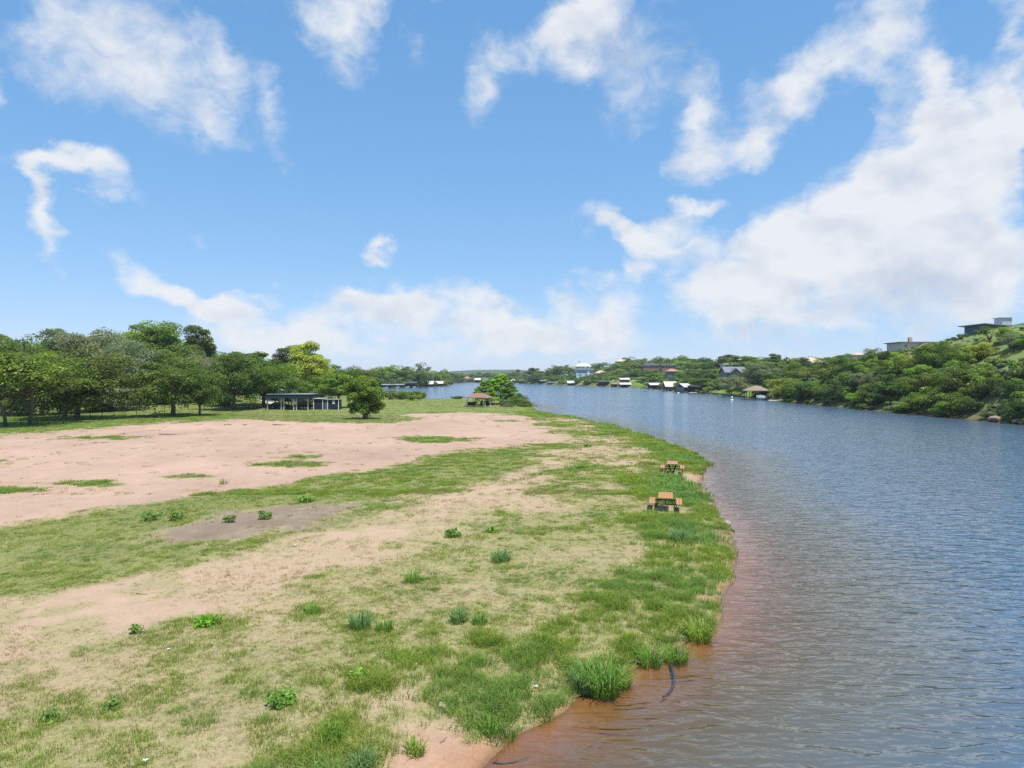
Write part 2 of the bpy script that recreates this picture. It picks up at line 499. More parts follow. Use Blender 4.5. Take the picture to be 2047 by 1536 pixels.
def mat(name, c, rough=.7, var=.12, scale=3.0, metal=0.0, bump=0.0, spec=.3):
    """painted or bare material with uneven wear"""
    if name in MATS:
        return MATS[name]
    m, t = new_mat(name)
    tc = N(t, 'ShaderNodeTexCoord')
    nz = N(t, 'ShaderNodeTexNoise', {'Vector': tc.outputs['Object'], 'Scale': scale, 'Detail': 5.0, 'Roughness': .6})
    mx = N(t, 'ShaderNodeMix', data_type='RGBA')
    t.links.new(nz.outputs[0], mx.inputs[0])
    mx.inputs[6].default_value = (*[v * (1 - var) for v in c], 1)
    mx.inputs[7].default_value = (*[min(1, v * (1 + var)) for v in c], 1)
    b = N(t, 'ShaderNodeBsdfPrincipled', {'Base Color': mx.outputs[2], 'Roughness': rough, 'Metallic': metal, 'Specular IOR Level': spec})
    if bump:
        bn = N(t, 'ShaderNodeBump', {'Height': nz.outputs[0], 'Strength': bump, 'Distance': .02})
        t.links.new(bn.outputs[0], b.inputs['Normal'])
    N(t, 'ShaderNodeOutputMaterial', {0: b})
    MATS[name] = m
    return m


def mesh_np(name, V, faces, material=None, smooth=False, quads=True):
    me = bpy.data.meshes.new(name)
    V = np.asarray(V, np.float32)
    if isinstance(faces, np.ndarray):
        k = faces.shape[1]
        me.vertices.add(len(V))
        me.vertices.foreach_set('co', V.ravel())
        me.loops.add(faces.size)
        me.loops.foreach_set('vertex_index', faces.ravel().astype(np.int32))
        me.polygons.add(len(faces))
        me.polygons.foreach_set('loop_start', np.arange(0, faces.size, k, dtype=np.int32))
        me.polygons.foreach_set('loop_total', np.full(len(faces), k, np.int32))
        me.update(calc_edges=True)
    else:
        me.from_pydata([tuple(map(float, v)) for v in V], [], faces)
        me.update()
    if smooth:
        me.polygons.foreach_set('use_smooth', np.ones(len(me.polygons), bool))
    if material is not None:
        me.materials.append(material)
    return me


def link(name, me, parent=None, loc=None, rz=0.0):
    o = bpy.data.objects.new(name, me)
    col.objects.link(o)
    if parent is not None:
        o.parent = parent
    if loc is not None:
        o.location = loc
    if rz:
        o.rotation_euler = (0, 0, rz)
    return o


def tag(o, label=None, cat=None, group=None, kind=None):
    for k, v in (('label', label), ('category', cat), ('group', group), ('kind', kind)):
        if v:
            o[k] = v
    return o


def thing(name, label, cat, loc=(0, 0, 0), rz=0.0, group=None):
    o = link(name, None, None, loc, rz)
    o.empty_display_size = .3
    return tag(o, label, cat, group)


class MB:
    """collects shapes into ONE mesh"""

    def __init__(self):
        self.v, self.f = [], []

    def raw(self, v, f):
        k = len(self.v)
        self.v += [tuple(q) for q in v]
        self.f += [tuple(i + k for i in q) for q in f]
        return self

    def box(self, c, s, rz=0.0, tilt=None):
        hx, hy, hz = s[0] / 2, s[1] / 2, s[2] / 2
        m = Matrix.Rotation(rz, 3, 'Z')
        if tilt:
            m = m @ Matrix.Rotation(tilt[0], 3, 'X') @ Matrix.Rotation(tilt[1], 3, 'Y')
        c = Vector(c)
        P = [c + m @ Vector((sx * hx, sy * hy, sz * hz)) for sz in (-1, 1) for sx, sy in ((-1, -1), (1, -1), (1, 1), (-1, 1))]
        return self.raw(P, [(3, 2, 1, 0), (4, 5, 6, 7), (0, 1, 5, 4), (1, 2, 6, 5), (2, 3, 7, 6), (3, 0, 4, 7)])

    def bar(self, a, b, w, h=None, up=(0, 0, 1)):
        h = h or w
        a, b = Vector(a), Vector(b)
        d = (b - a).normalized()
        u = Vector(up)
        if abs(d.dot(u)) > .97:
            u = Vector((0, 1, 0))
        s = d.cross(u).normalized()
        t = s.cross(d)
        P = [q + s * (w / 2) * i + t * (h / 2) * j for q in (a, b) for i, j in ((-1, -1), (1, -1), (1, 1), (-1, 1))]
        return self.raw(P, [(3, 2, 1, 0), (4, 5, 6, 7), (0, 1, 5, 4), (1, 2, 6, 5), (2, 3, 7, 6), (3, 0, 4, 7)])

    def tube(self, pts, rad, n=6, cap=True):
        pts = [Vector(q) for q in pts]
        rings = []
        for i, q in enumerate(pts):
            d = (pts[min(i + 1, len(pts) - 1)] - pts[max(i - 1, 0)]).normalized()
            u = Vector((1, 0, 0)) if abs(d.x) < .8 else Vector((0, 1, 0))
            s = d.cross(u).normalized()
            t = d.cross(s)
            r = rad[i] if hasattr(rad, '__len__') else rad
            rings.append([q + (s * math.cos(a) + t * math.sin(a)) * r for a in [2 * math.pi * k / n for k in range(n)]])
        v = [p_ for r_ in rings for p_ in r_]
        f = []
        for i in range(len(rings) - 1):
            for k in range(n):
                f.append((i * n + k, i * n + (k + 1) % n, (i + 1) * n + (k + 1) % n, (i + 1) * n + k))
        if cap:
            f.append(tuple(range(n - 1, -1, -1)))
            f.append(tuple((len(rings) - 1) * n + k for k in range(n)))
        return self.raw(v, f)

    def prism(self, poly, y0, y1):
        """outline in x,z pushed from y0 to y1"""
        n = len(poly)
        v = [(x, y0, z) for x, z in poly] + [(x, y1, z) for x, z in poly]
        f = [tuple(range(n)), tuple(range(2 * n - 1, n - 1, -1))]
        f += [(i, i + n, (i + 1) % n + n, (i + 1) % n) for i in range(n)]
        return self.raw(v, f)

    def mesh(self, name, material=None, smooth=False):
        return mesh_np(name, self.v, self.f, material, smooth)

    def link(self, name, material, parent=None, smooth=False, loc=None, rz=0.0):
        return link(name, self.mesh(name, material, smooth), parent, loc, rz)


# ------------------------------------------------------------------ ground sheet
def ground_rows():
    y = list(np.linspace(-200, -10, 12)) + list(np.linspace(-6, 8, 18))
    v = 8.0
    while v < 62:
        v += .0085 * v + .005
        y.append(v)
    while v < 262:
        v *= 1.0125
        y.append(v)
    while v < 9000:
        v *= 1.055
        y.append(v)
    return np.array(y)


def ground_cols():
    a = np.concatenate([np.linspace(-3.2, -1.05, 16), np.arange(-1.0, .36, .0042), np.arange(.365, .95, .0095), np.linspace(1.0, 3.2, 16)])
    return a


def fan(Y, T, y0=20.0):
    yy = np.repeat(Y[:, None], len(T), 1)
    base = np.where(Y > -10, Y + y0, np.maximum(12, Y + y0))
    base = np.where(Y < -8, 12 + (-8 - Y) * .6, np.maximum(Y + y0, 12))
    xx = base[:, None] * T[None, :]
    return xx, yy


def grid_faces(r, c):
    i = np.arange((r - 1) * (c - 1))
    a = (i // (c - 1)) * c + i % (c - 1)
    return np.stack([a, a + 1, a + c + 1, a + c], 1)


GY, GT = ground_rows(), ground_cols()
gx, gy = fan(GY, GT)
gd = land_d(gx, gy)
gzz = height(gx, gy, gd)
gcol, ggreen, gdry, ghgt, gblue = cover(gx.ravel(), gy.ravel(), gd.ravel())
gm, t = new_mat('ground')
att = N(t, 'ShaderNodeAttribute', attribute_name='soil')
gr = N(t, 'ShaderNodeAttribute', attribute_name='green')
tc = N(t, 'ShaderNodeTexCoord')
n1 = N(t, 'ShaderNodeTexNoise', {'Vector': tc.outputs['Object'], 'Scale': 9.0, 'Detail': 6.0, 'Roughness': .7})
n2 = N(t, 'ShaderNodeTexNoise', {'Vector': tc.outputs['Object'], 'Scale': 1.1, 'Detail': 4.0, 'Roughness': .6})
n3 = N(t, 'ShaderNodeTexNoise', {'Vector': tc.outputs['Object'], 'Scale': 46.0, 'Detail': 3.0, 'Roughness': .7})
amp = M(t, 'MULTIPLY_ADD', gr.outputs['Fac'], .55, .40)
val = M(t, 'MULTIPLY_ADD', M(t, 'MULTIPLY', M(t, 'SUBTRACT', n1.outputs[0], .5), amp), 1.5, 1.0)
val = M(t, 'MULTIPLY_ADD', M(t, 'SUBTRACT', n2.outputs[0], .5), .35, val)
val = M(t, 'MULTIPLY_ADD', M(t, 'SUBTRACT', n3.outputs[0], .5), .95, val)
# dry stems and litter lying on the soil
n4 = N(t, 'ShaderNodeTexNoise', {'Vector': N(t, 'ShaderNodeMapping', {'Vector': tc.outputs['Object'], 'Rotation': (0, 0, .5), 'Scale': (1, 2.6, 1)}), 'Scale': 15.0, 'Detail': 5.0, 'Roughness': .75, 'Distortion': 1.2})
dryf = N(t, 'ShaderNodeAttribute', attribute_name='dry')
lit_ = M(t, 'MULTIPLY', SM(t, n4.outputs[0], .49, .60), M(t, 'MULTIPLY_ADD', dryf.outputs['Fac'], .95, .08))
mxs = N(t, 'ShaderNodeMix', {0: lit_}, data_type='RGBA')
t.links.new(att.outputs['Color'], mxs.inputs[6])
mxs.inputs[7].default_value = (.40, .33, .17, 1)
n5 = N(t, 'ShaderNodeTexNoise', {'Vector': tc.outputs['Object'], 'Scale': 21.0, 'Detail': 4.0, 'Roughness': .8, 'Distortion': .8})
spk = M(t, 'MULTIPLY', SM(t, n5.outputs[0], .565, .665), M(t, 'MULTIPLY_ADD', dryf.outputs['Fac'], .85, .12))
mxd = N(t, 'ShaderNodeMix', {0: spk}, data_type='RGBA')
t.links.new(mxs.outputs[2], mxd.inputs[6])
mxd.inputs[7].default_value = (.10, .075, .05, 1)
cc = VM(t, 'SCALE', mxd.outputs[2], scale=val)
bm = N(t, 'ShaderNodeBump', {'Height': n1.outputs[0], 'Strength': .5, 'Distance': .06})
b = N(t, 'ShaderNodeBsdfPrincipled', {'Base Color': cc, 'Roughness': .93, 'Specular IOR Level': .12, 'Normal': bm.outputs[0]})
N(t, 'ShaderNodeOutputMaterial', {0: b})
gme = mesh_np('ground', np.stack([gx.ravel(), gy.ravel(), gzz.ravel()], 1), grid_faces(*gx.shape), gm, True)
a = gme.attributes.new('soil', 'FLOAT_COLOR', 'POINT')
a.data.foreach_set('color', np.concatenate([gcol, np.ones((len(gcol), 1))], 1).astype(np.float32).ravel())
a = gme.attributes.new('green', 'FLOAT', 'POINT')
a.data.foreach_set('value', ggreen.astype(np.float32))
a = gme.attributes.new('dry', 'FLOAT', 'POINT')
a.data.foreach_set('value', np.maximum(gdry, ggreen * .6).astype(np.float32))
tag(link('ground', gme), kind='structure')

# ------------------------------------------------------------------ lake
wy = np.array(list(np.linspace(-200, 2, 8)) + list(8 * 1.02 ** np.arange(0, 175)) + [320, 420, 600, 900, 1300])
wtc = np.concatenate([np.linspace(-3.2, -.9, 8), np.arange(-.8, .85, .008), np.linspace(.9, 3.2, 8)])
wxg, wyg = fan(wy, wtc)
wd = -land_d(wxg, wyg)
depth = np.minimum(np.maximum(wd, 0) * (0.10 + 0.22 * S((wxg - 60) / 15)), 2.5)
wm, t = new_mat('lake_water')
tc = N(t, 'ShaderNodeTexCoord')
wg = bpy.data.node_groups.new('wave_height', 'ShaderNodeTree')
wg.interface.new_socket('p', in_out='INPUT', socket_type='NodeSocketVector')
wg.interface.new_socket('h', in_out='OUTPUT', socket_type='NodeSocketFloat')
gi, go = wg.nodes.new('NodeGroupInput'), wg.nodes.new('NodeGroupOutput')
mp = N(wg, 'ShaderNodeMapping', {'Vector': gi.outputs[0], 'Rotation': (0, 0, R(-7)), 'Scale': (.9, 2.7, 1)})
a1 = N(wg, 'ShaderNodeTexNoise', {'Vector': mp.outputs[0], 'Scale': 1.0, 'Detail': 1.5, 'Roughness': .45, 'Distortion': .55}, noise_dimensions='2D')
mp2 = N(wg, 'ShaderNodeMapping', {'Vector': gi.outputs[0], 'Rotation': (0, 0, R(12)), 'Scale': (1.0, 2.5, 1), 'Location': (7, 3, 0)})
a2 = N(wg, 'ShaderNodeTexNoise', {'Vector': mp2.outputs[0], 'Scale': 2.4, 'Detail': 2.0, 'Roughness': .5, 'Distortion': .3}, noise_dimensions='2D')
hsum = M(wg, 'MULTIPLY_ADD', a2.outputs[0], .30, a1.outputs[0])
wg.links.new(hsum, go.inputs[0])


def wave_at(off):
    g = t.nodes.new('ShaderNodeGroup')
    g.node_tree = wg
    t.links.new(VM(t, 'ADD', tc.outputs['Object'], off), g.inputs[0])
    return g.outputs[0]


E = .03
h0, hx, hy = wave_at((0, 0, 0)), wave_at((E, 0, 0)), wave_at((0, E, 0))
WAVE = 0.098
gust = N(t, 'ShaderNodeTexNoise', {'Vector': tc.outputs['Object'], 'Scale': .035, 'Detail': 3.0, 'Roughness': .55}, noise_dimensions='2D')
dep = N(t, 'ShaderNodeAttribute', attribute_name='depth')
calm = M(t, 'MULTIPLY', SM(t, dep.outputs['Fac'], -.03, .18), M(t, 'MULTIPLY_ADD', gust.outputs[0], .7, .65))
calm = M(t, 'MULTIPLY_ADD', calm, .75, .25)
sx = M(t, 'MULTIPLY', M(t, 'MULTIPLY', M(t, 'SUBTRACT', h0, hx), WAVE / E), calm)
sy = M(t, 'MULTIPLY', M(t, 'MULTIPLY', M(t, 'SUBTRACT', h0, hy), WAVE / E), calm)
nrm = VM(t, 'NORMALIZE', N(t, 'ShaderNodeCombineXYZ', {0: sx, 1: sy, 2: 1.0}).outputs[0])
fr = N(t, 'ShaderNodeFresnel', {'IOR': 1.65, 'Normal': nrm})
gl = N(t, 'ShaderNodeBsdfGlossy', {'Color': (1, 1, 1, 1), 'Roughness': .13, 'Normal': nrm})
mk = N(t, 'ShaderNodeMix', {0: SM(t, dep.outputs['Fac'], .2, 1.0)}, data_type='RGBA')
mk.inputs[6].default_value = (.105, .088, .046, 1)
mk.inputs[7].default_value = (.064, .114, .172, 1)
murk = N(t, 'ShaderNodeBsdfDiffuse', {'Color': mk.outputs[2]})
clear = N(t, 'ShaderNodeBsdfTransparent', {'Color': (.93, .84, .70, 1)})
body = N(t, 'ShaderNodeMixShader', {0: M(t, 'POWER', SM(t, dep.outputs['Fac'], -.05, .55), .65), 1: clear, 2: murk})
surf = N(t, 'ShaderNodeMixShader', {0: fr.outputs[0], 1: body, 2: gl})
N(t, 'ShaderNodeOutputMaterial', {0: surf})
wme = mesh_np('water', np.stack([wxg.ravel(), wyg.ravel(), np.zeros(wxg.size)], 1), grid_faces(*wxg.shape), wm, True)
a = wme.attributes.new('depth', 'FLOAT', 'POINT')
a.data.foreach_set('value', depth.astype(np.float32).ravel())
tag(link('water', wme), kind='structure')

# ------------------------------------------------------------------ grass: countless blades, so one mass of instanced tufts
hid = bpy.data.collections.new('tuft_sources')      # never linked to the scene: only a palette of tufts


def tuft(name, seed, blades, h, spread, w, lean, m):
    g = np.random.default_rng(seed)
    V, Fq = [], []
    for i in range(blades):
        a, r = g.random() * 6.283, spread * math.sqrt(g.random())
        bx, by = r * math.cos(a), r * math.sin(a)
        hh = h * (.55 + .6 * g.random())
        la = a + g.normal(0, .9)
        ln = lean * hh * (.4 + g.random())
        fa = g.random() * 6.283
        sx, sy = math.cos(fa) * w / 2, math.sin(fa) * w / 2
        dx, dy = math.cos(la) * ln, math.sin(la) * ln
        k = len(V)
        V += [(bx - sx, by - sy, -.02), (bx + sx, by + sy, -.02), (bx + dx * .35 + sx * .8, by + dy * .35 + sy * .8, hh * .6),
              (bx + dx * .35 - sx * .8, by + dy * .35 - sy * .8, hh * .6), (bx + dx, by + dy, hh * (1 - .25 * lean))]
        Fq += [(k, k + 1, k + 2, k + 3), (k + 3, k + 2, k + 4)]
    o = bpy.data.objects.new(name, mesh_np(name, V, Fq, m))
    hid.objects.link(o)
    return o


gmat, t = new_mat('grass_blade')
ai = N(t, 'ShaderNodeAttribute', attribute_name='tint', attribute_type='INSTANCER')
df = N(t, 'ShaderNodeBsdfDiffuse', {'Color': ai.outputs['Color']})
tr = N(t, 'ShaderNodeBsdfTranslucent', {'Color': VM(t, 'MULTIPLY', ai.outputs['Color'], (1.1, 1.15, .7))})
N(t, 'ShaderNodeOutputMaterial', {0: N(t, 'ShaderNodeMixShader', {0: .5, 1: df, 2: tr})})

for i in range(5):
    tuft('a%02d' % i, 100 + i, 15, .15, .16, .013, .7, gmat)
for i in range(4):
    tuft('b%02d' % i, 200 + i, 12, .15, .19, .010, 1.2, gmat)
for i in range(4):
    tuft('c%02d' % i, 300 + i, 26, .42, .22, .017, .75, gmat)
for i in range(3):
    tuft('d%02d' % i, 400 + i, 30, .17, .42, .030, .8, gmat)       # wider tuft for the ground farther off
for i in range(2):
    tuft('e%02d' % i, 500 + i, 26, .15, .45, .022, 1.2, gmat)


def scatter(y0, y1, per_m2, kind, g):
    out = []
    edges = np.linspace(y0, y1, 14)
    for a, b in zip(edges[:-1], edges[1:]):
        xl, xr = -0.86 * b - 2, 0.40 * b + 2
        n = int((xr - xl) * (b - a) * per_m2)
        x, y = g.uniform(xl, xr, n), g.uniform(a, b, n)
        d = land_d(x, y)
        k = (d > .04) & (x < 20 + y * .2)
        x, y, d = x[k], y[k], d[k]
        soil, gn, dr, hg, bl = cover(x, y, d)
        pr = gn if kind == 'g' else dr * (1 - .65 * gn)
        # blades come in clumps
        cl = S((fbm(x * 1.7, y * 1.7, 131, 2) - .34) / .3)
        k = g.random(len(x)) < pr * (.42 + .65 * cl)
        out.append(np.stack([x, y, d, gn, hg, bl, cl], 1)[k])
    return np.concatenate(out)


def tint_green(a, g, n):
    c = lerp(np.tile(np.array([.27, .365, .062]), (n, 1)), np.array([.20, .36, .105]), np.clip(a[:, 5] * .9 + g.normal(0, .12, n), 0, 1))
    yl = np.clip(g.normal(.20, .26, n), 0, 1) * (1 - .5 * a[:, 3])
    c = lerp(c, np.array([.42, .37, .14]), yl)
    return c * (1 + g.normal(0, .17, (n, 1))).clip(.55, 1.5)


G = np.random.default_rng(19)
rows = []


def add(a, kind, size):
    n = len(a)
    if kind == 'g':
        c = tint_green(a, G, n)
        far = a[:, 1] > 40
        tall = (~far) & (a[:, 4] > .27) & (G.random(n) < .5)
        pick = np.where(far, 13 + G.integers(0, 3, n), np.where(tall, 9 + G.integers(0, 4, n), G.integers(0, 5, n)))
        s = size * (a[:, 4] / .17) * (.7 + .55 * G.random(n)) * (.75 + .45 * a[:, 6])
        s = np.where(tall, s * .55, s)
    else:
        c = np.tile(np.array([.44, .35, .19]), (n, 1)) * (1 + G.normal(0, .2, (n, 1))).clip(.5, 1.4)
        c = lerp(c, np.array([.22, .15, .09]), (G.random(n) < .30) * .85)
        pick = np.where(a[:, 1] > 40, 16 + G.integers(0, 2, n), 5 + G.integers(0, 4, n))
        s = size * (.55 + .6 * G.random(n))
    rows.append(np.concatenate([a[:, :2], height(a[:, 0], a[:, 1], a[:, 2])[:, None], c, pick[:, None], s[:, None]], 1))


add(scatter(9.5, 24, 84, 'g', G), 'g', .52)
add(scatter(9.5, 24, 95, 'd', G), 'd', .55)
add(scatter(24, 42, 42, 'g', G), 'g', .62)
add(scatter(24, 42, 32, 'd', G), 'd', .8)
add(scatter(42, 75, 10, 'g', G), 'g', .72)
add(scatter(42, 75, 5, 'd', G), 'd', 1.0)
add(scatter(75, 125, 4.5, 'g', G), 'g', .85)
add(scatter(75, 125, 1.6, 'd', G), 'd', 1.2)
add(scatter(125, 232, 1.3, 'g', G), 'g', 1.0)
P = np.concatenate(rows)
print('grass tufts', len(P))
pm = bpy.data.meshes.new('grass')
pm.vertices.add(len(P))
pm.vertices.foreach_set('co', P[:, :3].astype(np.float32).ravel())
for nm, ty, dt, key in (('tint', 'FLOAT_COLOR', np.concatenate([P[:, 3:6].clip(.01, .8), np.ones((len(P), 1))], 1), 'color'),
                        ('pick', 'INT', P[:, 6].astype(np.int32), 'value'), ('size', 'FLOAT', P[:, 7], 'value'),
                        ('turn', 'FLOAT', G.random(len(P)) * 6.283, 'value')):
    a = pm.attributes.new(nm, ty, 'POINT')
    a.data.foreach_set(key, (dt if ty == 'INT' else np.asarray(dt, np.float32)).ravel())
ng = bpy.data.node_groups.new('scatter_tufts', 'GeometryNodeTree')
ng.interface.new_socket('Geometry', in_out='INPUT', socket_type='NodeSocketGeometry')
ng.interface.new_socket('Geometry', in_out='OUTPUT', socket_type='NodeSocketGeometry')
gi, go = ng.nodes.new('NodeGroupInput'), ng.nodes.new('NodeGroupOutput')
ci = ng.nodes.new('GeometryNodeCollectionInfo')
ci.inputs['Collection'].default_value = hid
ci.inputs['Separate Children'].default_value = True
ci.inputs['Reset Children'].default_value = True
mp_ = ng.nodes.new('GeometryNodeMeshToPoints')
ip = ng.nodes.new('GeometryNodeInstanceOnPoints')


def named(nm, ty):
    n = ng.nodes.new('GeometryNodeInputNamedAttribute')
    n.data_type = ty
    n.inputs['Name'].default_value = nm
    return n.outputs[0]


ng.links.new(gi.outputs[0], mp_.inputs[0])
ng.links.new(mp_.outputs[0], ip.inputs['Points'])
ng.links.new(ci.outputs[0], ip.inputs['Instance'])
ip.inputs['Pick Instance'].default_value = True
ng.links.new(named('pick', 'INT'), ip.inputs['Instance Index'])
cx_ = ng.nodes.new('ShaderNodeCombineXYZ')
ng.links.new(named('turn', 'FLOAT'), cx_.inputs[2])
e2r = ng.nodes.new('FunctionNodeEulerToRotation')
ng.links.new(cx_.outputs[0], e2r.inputs[0])
ng.links.new(e2r.outputs[0], ip.inputs['Rotation'])
ng.links.new(named('size', 'FLOAT'), ip.inputs['Scale'])
ng.links.new(ip.outputs[0], go.inputs[0])
grass = link('grass', pm)
md = grass.modifiers.new('tufts', 'NODES')
md.node_group = ng
tag(grass, 'short green and straw coloured grass growing in patches over the sandy shore', 'grass', kind='stuff')

# ------------------------------------------------------------------ trees: tapered trunk, limbs, and a crown of separate leaf sprays
lmat, t = new_mat('leaves')
oi = N(t, 'ShaderNodeObjectInfo')
lv = N(t, 'ShaderNodeAttribute', attribute_name='leafvar')
k = M(t, 'MULTIPLY_ADD', lv.outputs['Fac'], 1.0, .5)
lc = VM(t, 'SCALE', oi.outputs['Color'], scale=k)
df = N(t, 'ShaderNodeBsdfPrincipled', {'Base Color': lc, 'Roughness': .55, 'Specular IOR Level': .35})
tr = N(t, 'ShaderNodeBsdfTranslucent', {'Color': VM(t, 'MULTIPLY', lc, (1.35, 1.35, .7))})
N(t, 'ShaderNodeOutputMaterial', {0: N(t, 'ShaderNodeMixShader', {0: .42, 1: df, 2: tr})})
bark = mat('bark', (.15, .115, .085), .9, .35, 5.0, bump=.6)
bark_pale = mat('bark_pale', (.34, .29, .24), .9, .3, 5.0, bump=.6)


def leaf_cloud(g, clumps, per, size, out_bias=.9):
    """clumps: rows x,y,z,r  ->  quads arranged as sprays round each clump"""
    n = len(clumps) * per
    ci = np.repeat(np.arange(len(clumps)), per)
    c = clumps[ci, :3]
    r = clumps[ci, 3]
    d = g.normal(size=(n, 3))
    d /= np.linalg.norm(d, axis=1)[:, None]
    d[:, 2] = np.where((d[:, 2] < -.25) & (g.random(n) < .7), -d[:, 2], d[:, 2])
    rad = r * (.45 + .62 * g.random(n) ** .6)
    pos = c + d * rad[:, None] * np.array([1, 1, .72])
    nrm = d * out_bias + g.normal(size=(n, 3)) * .62 + np.array([0, 0, .6])
    nrm /= np.linalg.norm(nrm, axis=1)[:, None]
    u = np.cross(nrm, g.normal(size=(n, 3)))
    u /= np.linalg.norm(u, axis=1)[:, None] + 1e-9
    v = np.cross(nrm, u)
    L = size * (.6 + .8 * g.random(n))[:, None]
    W = L * (.42 + .3 * g.random(n))[:, None]
    droop = np.array([0, 0, -.18]) * L
    V = np.stack([pos - u * L * .5, pos - v * W * .5, pos + u * L * .5 + droop, pos + v * W * .5], 1).reshape(-1, 3)
    Fq = np.arange(n * 4).reshape(n, 4)
    clv = np.clip(g.normal(.5, .16, len(clumps)), .1, .95)
    var = np.clip(clv[ci] + g.normal(0, .17, n), 0, 1)
    return V, Fq, var


def crown_mesh(name, V, Fq, var, extra=None):
    me = mesh_np(name, V, Fq, lmat)
    a = me.attributes.new('leafvar', 'FLOAT', 'FACE')
    a.data.foreach_set('value', var.astype(np.float32))
    return me


def tree_proto(kind, seed, far=False):
    """returns crown mesh, trunk mesh; unit: a tree 10 m tall, base at the origin"""
    g = np.random.default_rng(seed)
    C, limbs = [], []

    def shell(n, cx, cy, cz, rx, ry, rz_, rc, lo=.55, bottom=-.55):
        k = 0
        while k < n:
            d = g.normal(size=3)
            d /= np.linalg.norm(d)
            if d[2] < bottom:
                continue
            q = (lo + (1 - lo) * g.random()) * (.82 + .3 * g.random())
            C.append((cx + d[0] * rx * q, cy + d[1] * ry * q, cz + d[2] * rz_ * q, rc * (.65 + .75 * g.random())))
            k += 1
    mb = MB()

    def limb(pts, r0, r1, n=6):
        m_ = len(pts)
        mb.tube(pts, [r0 + (r1 - r0) * i / (m_ - 1) for i in range(m_)], n)

    def to_clumps(base, h0, r, count, wig=.4):
        order = g.permutation(len(C))[:count]
        for i in order:
            q = Vector(C[i][:3])
            b0 = Vector((base[0], base[1], min(h0, q.z - .3)))
            mid = b0.lerp(q, .5) + Vector((g.normal(0, wig), g.normal(0, wig), g.normal(0, wig * .5) - .2))
            limb([b0, mid, q], r, r * .22, 5)
    per, size = 260, .31
    if kind == 'oak':            # broad live oak, dense
        shell(44, 0, 0, 5.1, 5.4, 5.1, 4.5, 1.4, .6, -.86)
        shell(10, 0, 0, 6.0, 3.2, 3.2, 2.0, 1.5, .1)
        limb([(0, 0, -.4), (g.normal(0, .1), g.normal(0, .1), 1.4), (g.normal(0, .25), g.normal(0, .25), 3.0)], .30, .2, 8)
        to_clumps((0, 0), 2.4, .13, 11)
    elif kind == 'open':         # forked trunk, flat lifted canopy
        shell(34, 0, 0, 6.4, 5.4, 5.0, 3.2, 1.35, .5, -.5)
        shell(7, 0, 0, 6.4, 3.0, 3.0, 1.2, 1.3, .1)
        for s in (-1, 1):
            limb([(.1 * s, 0, -.4 if s < 0 else 1.6), (.3 * s, g.normal(0, .2), 2.3), (1.2 * s, g.normal(0, .4), 4.2), (2.3 * s, g.normal(0, .6), 6.2)], .21, .08, 7)
        to_clumps((-.6, 0), 3.6, .12, 7)
        to_clumps((.7, 0), 3.8, .12, 7)
    elif kind == 'bush_tree':    # many stems, egg crown almost to the ground
        shell(44, 0, 0, 5.0, 3.9, 3.8, 4.4, 1.1, .55, -.93)
        shell(10, 0, 0, 4.6, 2.4, 2.4, 3.0, 1.2, .1)
        shell(16, 0, 0, 2.7, 3.3, 3.3, 1.3, 1.0, .7, -.9)
        for i in range(5):
            a_ = i * 1.257 + g.normal(0, .3)
            limb([(.28 * math.cos(a_), .28 * math.sin(a_), -.3), (.6 * math.cos(a_), .6 * math.sin(a_), 1.5), (1.5 * math.cos(a_), 1.5 * math.sin(a_), 4.2)], .19, .08, 6)
        to_clumps((0, 0), 2.6, .08, 8)
        per, size = 420, .36
    elif kind == 'tall':         # upright elm or pecan, open top
        shell(15, 0, 0, 7.6, 2.5, 2.5, 2.3, .95, .5, -.6)
        shell(20, 0, 0, 5.2, 3.4, 3.2, 2.4, 1.0, .6, -.6)
        shell(7, 0, 0, 5.6, 1.5, 1.5, 2.6, 1.1, .1)
        limb([(0, 0, -.4), (.15, .1, 2.0), (-.1, 0, 4.4), (.1, .1, 6.0)], .24, .10, 8)
        to_clumps((0, 0), 3.4, .12, 13)
    elif kind == 'cypress':      # feathery layered bald cypress
        for i in range(44):
            h_ = 1.8 + 7.9 * (i / 43) ** .9
            rr = 3.5 * (1 - (h_ / 10.2) ** 1.5) + .35
            a_ = i * 2.4 + g.normal(0, .3)
            q = rr * (.5 + .5 * g.random())
            C.append((q * math.cos(a_), q * math.sin(a_), h_, .95 * (.7 + .5 * g.random()) * (.55 + .5 * rr / 3.5)))
        limb([(0, 0, -.3), (0, 0, 5), (.1, 0, 9.2)], .30, .04, 8)
        to_clumps((0, 0), 2.2, .06, 12, .15)
        per, size = 300, .34
    elif kind == 'shrub':        # low mound down to the ground; height 10 scaled down in use
        shell(30, 0, 0, 3.4, 6.2, 5.8, 5.8, 2.0, .62, -.5)
        shell(8, 0, 0, 3.0, 3.6, 3.6, 3.4, 2.2, .1)
        for i in range(4):
            a_ = g.random() * 6.28
            limb([(0, 0, -.5), (1.2 * math.cos(a_), 1.2 * math.sin(a_), 2.6), (3.2 * math.cos(a_), 3.2 * math.sin(a_), 6)], .22, .07, 5)
        per, size = 210, .52
    elif kind == 'scraggly':     # thin bush with bare wood
        shell(16, 0, 0, 6.2, 4.0, 3.8, 3.4, 1.25, .5, -.6)
        for i in range(6):
            a_ = g.random() * 6.28
            limb([(0, 0, -.4), (.9 * math.cos(a_), .9 * math.sin(a_), 3.2), (2.6 * math.cos(a_), 2.6 * math.sin(a_), 7.4)], .19, .05, 5)
        per, size = 75, .5
    C2 = np.array(C)
    if far:
        per, size = int(per * .36), size * 1.75
    V, Fq, var = leaf_cloud(g, C2, per, size)
    return crown_mesh('crown', V, Fq, var), mb.mesh('trunk', bark, True)


